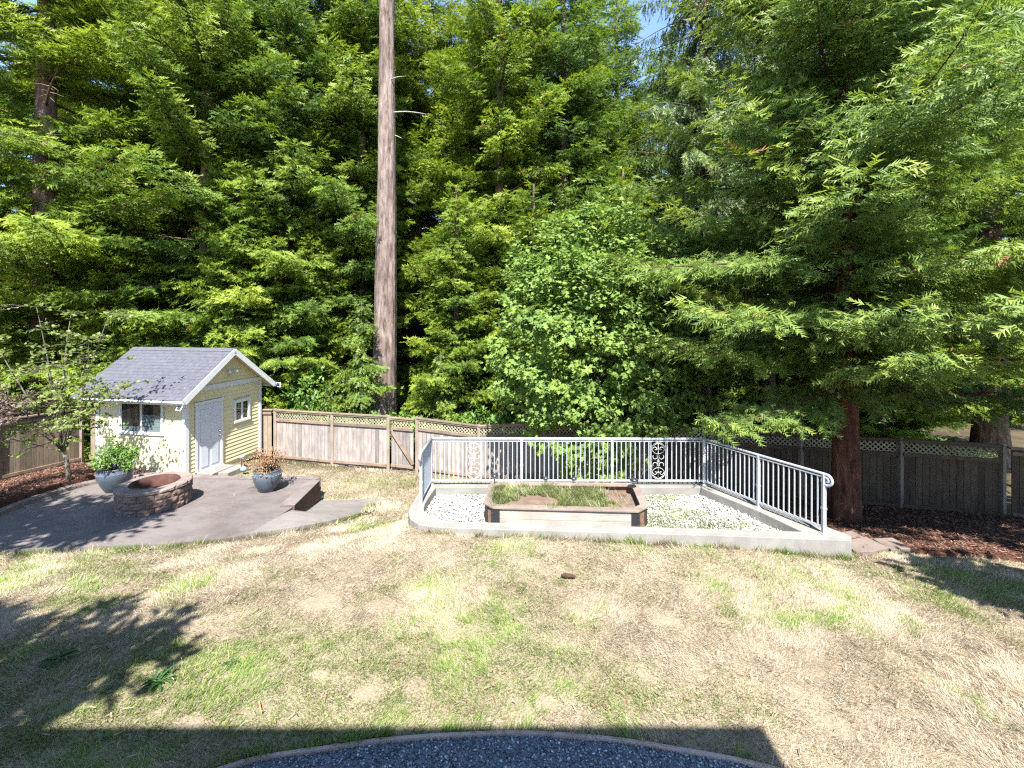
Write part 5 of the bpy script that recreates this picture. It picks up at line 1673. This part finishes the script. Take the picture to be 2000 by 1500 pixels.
# broad-leaved weeds, cone, stick, pavers
def rosette(x, y, n, size, label, seed):
    r = np.random.default_rng(seed)
    a = np.linspace(0, 6.28, n) + r.normal(0, .25, n); el = r.uniform(.1, .6, n)
    D = np.stack([np.cos(a) * np.cos(el), np.sin(a) * np.cos(el), np.sin(el)], 1)
    v = np.array([(0, 0, 0), (.3, .05, .03), (.7, .085, .0), (1, 0, -.18), (.7, -.085, .0), (.3, -.05, .03), (.55, 0, -.01)])
    t = np.array([(0, 6, 1), (1, 6, 2), (2, 6, 3), (3, 6, 4), (4, 6, 5), (5, 6, 0)])
    V, F, W = place((v, t, np.full(7, .5)), np.tile([[x, y, zt(x, y) + .02]], (n, 1)) + r.normal(0, .03, (n, 3)) * [1, 1, 0], D, np.tile([[0, 0, 1.0]], (n, 1)) + r.normal(0, .2, (n, 3)), size * r.uniform(.6, 1.2, n))
    tag(link('weed_rosette', tri_mesh('weed_rosette', V, F, M['fol_weed'], tint=np.repeat(r.uniform(0, .25, n), 7))), label, 'weed', 'broad-leaved weeds in the lawn')
rosette(-5.05, 4.85, 30, .17, 'broad-leaved weed in the shaded lawn nearer the left edge', 1)
rosette(-3.65, 4.5, 34, .16, 'broad-leaved weed at the tip of the tree shadow on the lawn', 2)
rosette(-3.05, 4.75, 18, .08, 'small pale weed in sunlit lawn just beyond the shadow tip', 3)
rosette(1.95, 8.93, 16, .14, 'leafy weed standing in the bare soil of the planter', 4)
m = MB(); c0 = Vector((.80, 6.25, zt(.8, 6.25) + .05))
m.tube([c0 + Vector((-.10, 0, 0)), c0 + Vector((-.05, 0, .01)), c0, c0 + Vector((.06, -.01, .005)), c0 + Vector((.11, -.02, 0))], [.012, .028, .032, .028, .01], 8)
tag(m.build('fir_cone', M['rust'], None), 'rusty brown cone lying on the dry lawn', 'cone')
m = MB(); c0 = Vector((-2.42, 4.18, zt(-2.4, 4.2) + .04))
m.tube([c0 + Vector((-.05, .07, 0)), c0, c0 + Vector((.05, -.06, .01))], [.006, .008, .006], 5)
tag(m.build('stick', simple('orange_stick', (.55, .22, .1), .7), None), 'thin orange-brown stick lying on the near lawn', 'stick')
pv = [((6.35, 7.75), .42, .3), ((6.85, 7.85), .4, .1), ((6.5, 8.3), .4, .25), ((6.0, 7.55), .36, .1)]
pvl = ['square paver stone in the middle of the path corner by the kerb end', 'square paver stone farthest right beside the kerb end', 'square paver stone farthest back in the redwood shade', 'square paver stone touching the end of the concrete kerb']
for ((x, y), s, rz), lb in zip(pv, pvl):
    m = MB(); m.box((0, 0, 0), (s, s * .9, .07)); o = m.build('paver', M['paver'], None, bevel=.008)
    o.matrix_basis = Matrix.Translation((x, y, zt(x, y) + .075)) @ Matrix.Rotation(rz, 4, 'Z') @ Matrix.Rotation(.05, 4, 'X')
    tag(o, lb, 'paver', 'pavers at the kerb end')

# ------------------------------------------------------------------ what stands behind and beside the camera and casts its shade
hs = thing('house', (-2.8, -5, 0), 'two storey house behind the viewer whose eave shades the lawn', 'house')
m = MB(); m.box((-2.9, -5.2, 3.0), (9.4, 8.0, 6.4)); m.build('wall', M['siding_house'], hs)
m = MB()
e0, e1 = -.45, -9.95
zr0, zr1 = 6.1, 8.0
m.add([(-8, e0, zr0), (2.62, e0, zr0), (2.62, -5.2, zr1), (-8, -5.2, zr1), (-8, e1, zr0), (2.62, e1, zr0), (-8, e0, zr0 - .18), (2.62, e0, zr0 - .18), (2.62, -5.2, zr1 - .2), (-8, -5.2, zr1 - .2), (-8, e1, zr0 - .18), (2.62, e1, zr0 - .18)],
      [(0, 1, 2, 3), (3, 2, 5, 4), (6, 9, 8, 7), (9, 10, 11, 8), (0, 6, 7, 1), (4, 5, 11, 10), (1, 7, 8, 2), (2, 8, 11, 5), (0, 3, 9, 6), (3, 4, 10, 9)])
m.build('roof', M['shingle'], hs)
G5 = 'trees beside the house out of view'
def shade_tree(x, y, seed, lobes, label):
    r = np.random.default_rng(seed)
    t = thing('shade_tree', (x, y, zt(x, y)), label, 'tree', G5)
    m = MB(); m.tube([(x, y, zt(x, y) - .1), (x, y, 2), (x + .1, y, 4.5)], [.2, .16, .1], 8)
    cen = []
    for c, rd in lobes:
        k = int(34 * rd[0] * rd[2]); d = norm(r.normal(0, 1, (k, 3)))
        cen.append(np.array(c) + d * np.array(rd) * r.uniform(.3, 1.05, (k, 1)))
        branch_to(m, (x, y, min(3.0, c[2] - 1)), c, .06, .02, r)
    m.build('trunk', M['bark_grey'], t, True)
    V, F, T = clump_leaves(r, np.concatenate(cen), .4, 40, .25, LEAF1, np.array([x, y, 3]), .2, .6)
    link('crown', tri_mesh('crown', V, F, M['fol_maple'], tint=T), t).matrix_parent_inverse = t.matrix_basis.inverted()
shade_tree(-10.5, 4.4, 81, [((-9.4, 4.2, 6.6), (1.7, 1.0, 1.2)), ((-11.2, 4.4, 6.6), (1.3, 1.2, 1.2)), ((-8.0, 4.1, 6.5), (.8, .7, .7))], 'leafy tree left of the house that shades the patio')
shade_tree(-7, -.1, 82, [((-6.2, .35, 6.1), (1.9, .9, .9)), ((-4.4, .15, 6.0), (1.1, .7, .7)), ((-8.5, .2, 6.2), (1.6, 1.2, 1.2))], 'leafy tree at the house corner that shades the left lawn')
shade_tree(11.5, 3.8, 83, [((8.0, 3.3, 4.2), (1.1, .8, .8)), ((10.3, 3.2, 4.0), (1.9, 1.2, 1.3)), ((9.4, 4.3, 6.5), (1.9, 1.0, 1.1)), ((12, 4.8, 6.8), (2.2, 1.2, 1.6)), ((10.6, 6.0, 7.2), (2.1, 1.0, 1.2)), ((13, 4, 4), (2, 1.5, 2)), ((12.6, 6.6, 7.3), (1.6, 1.0, 1.3)), ((7.3, 3.1, 4.3), (.8, .8, .9))], 'leafy tree out of view that shades the right lawn corner')
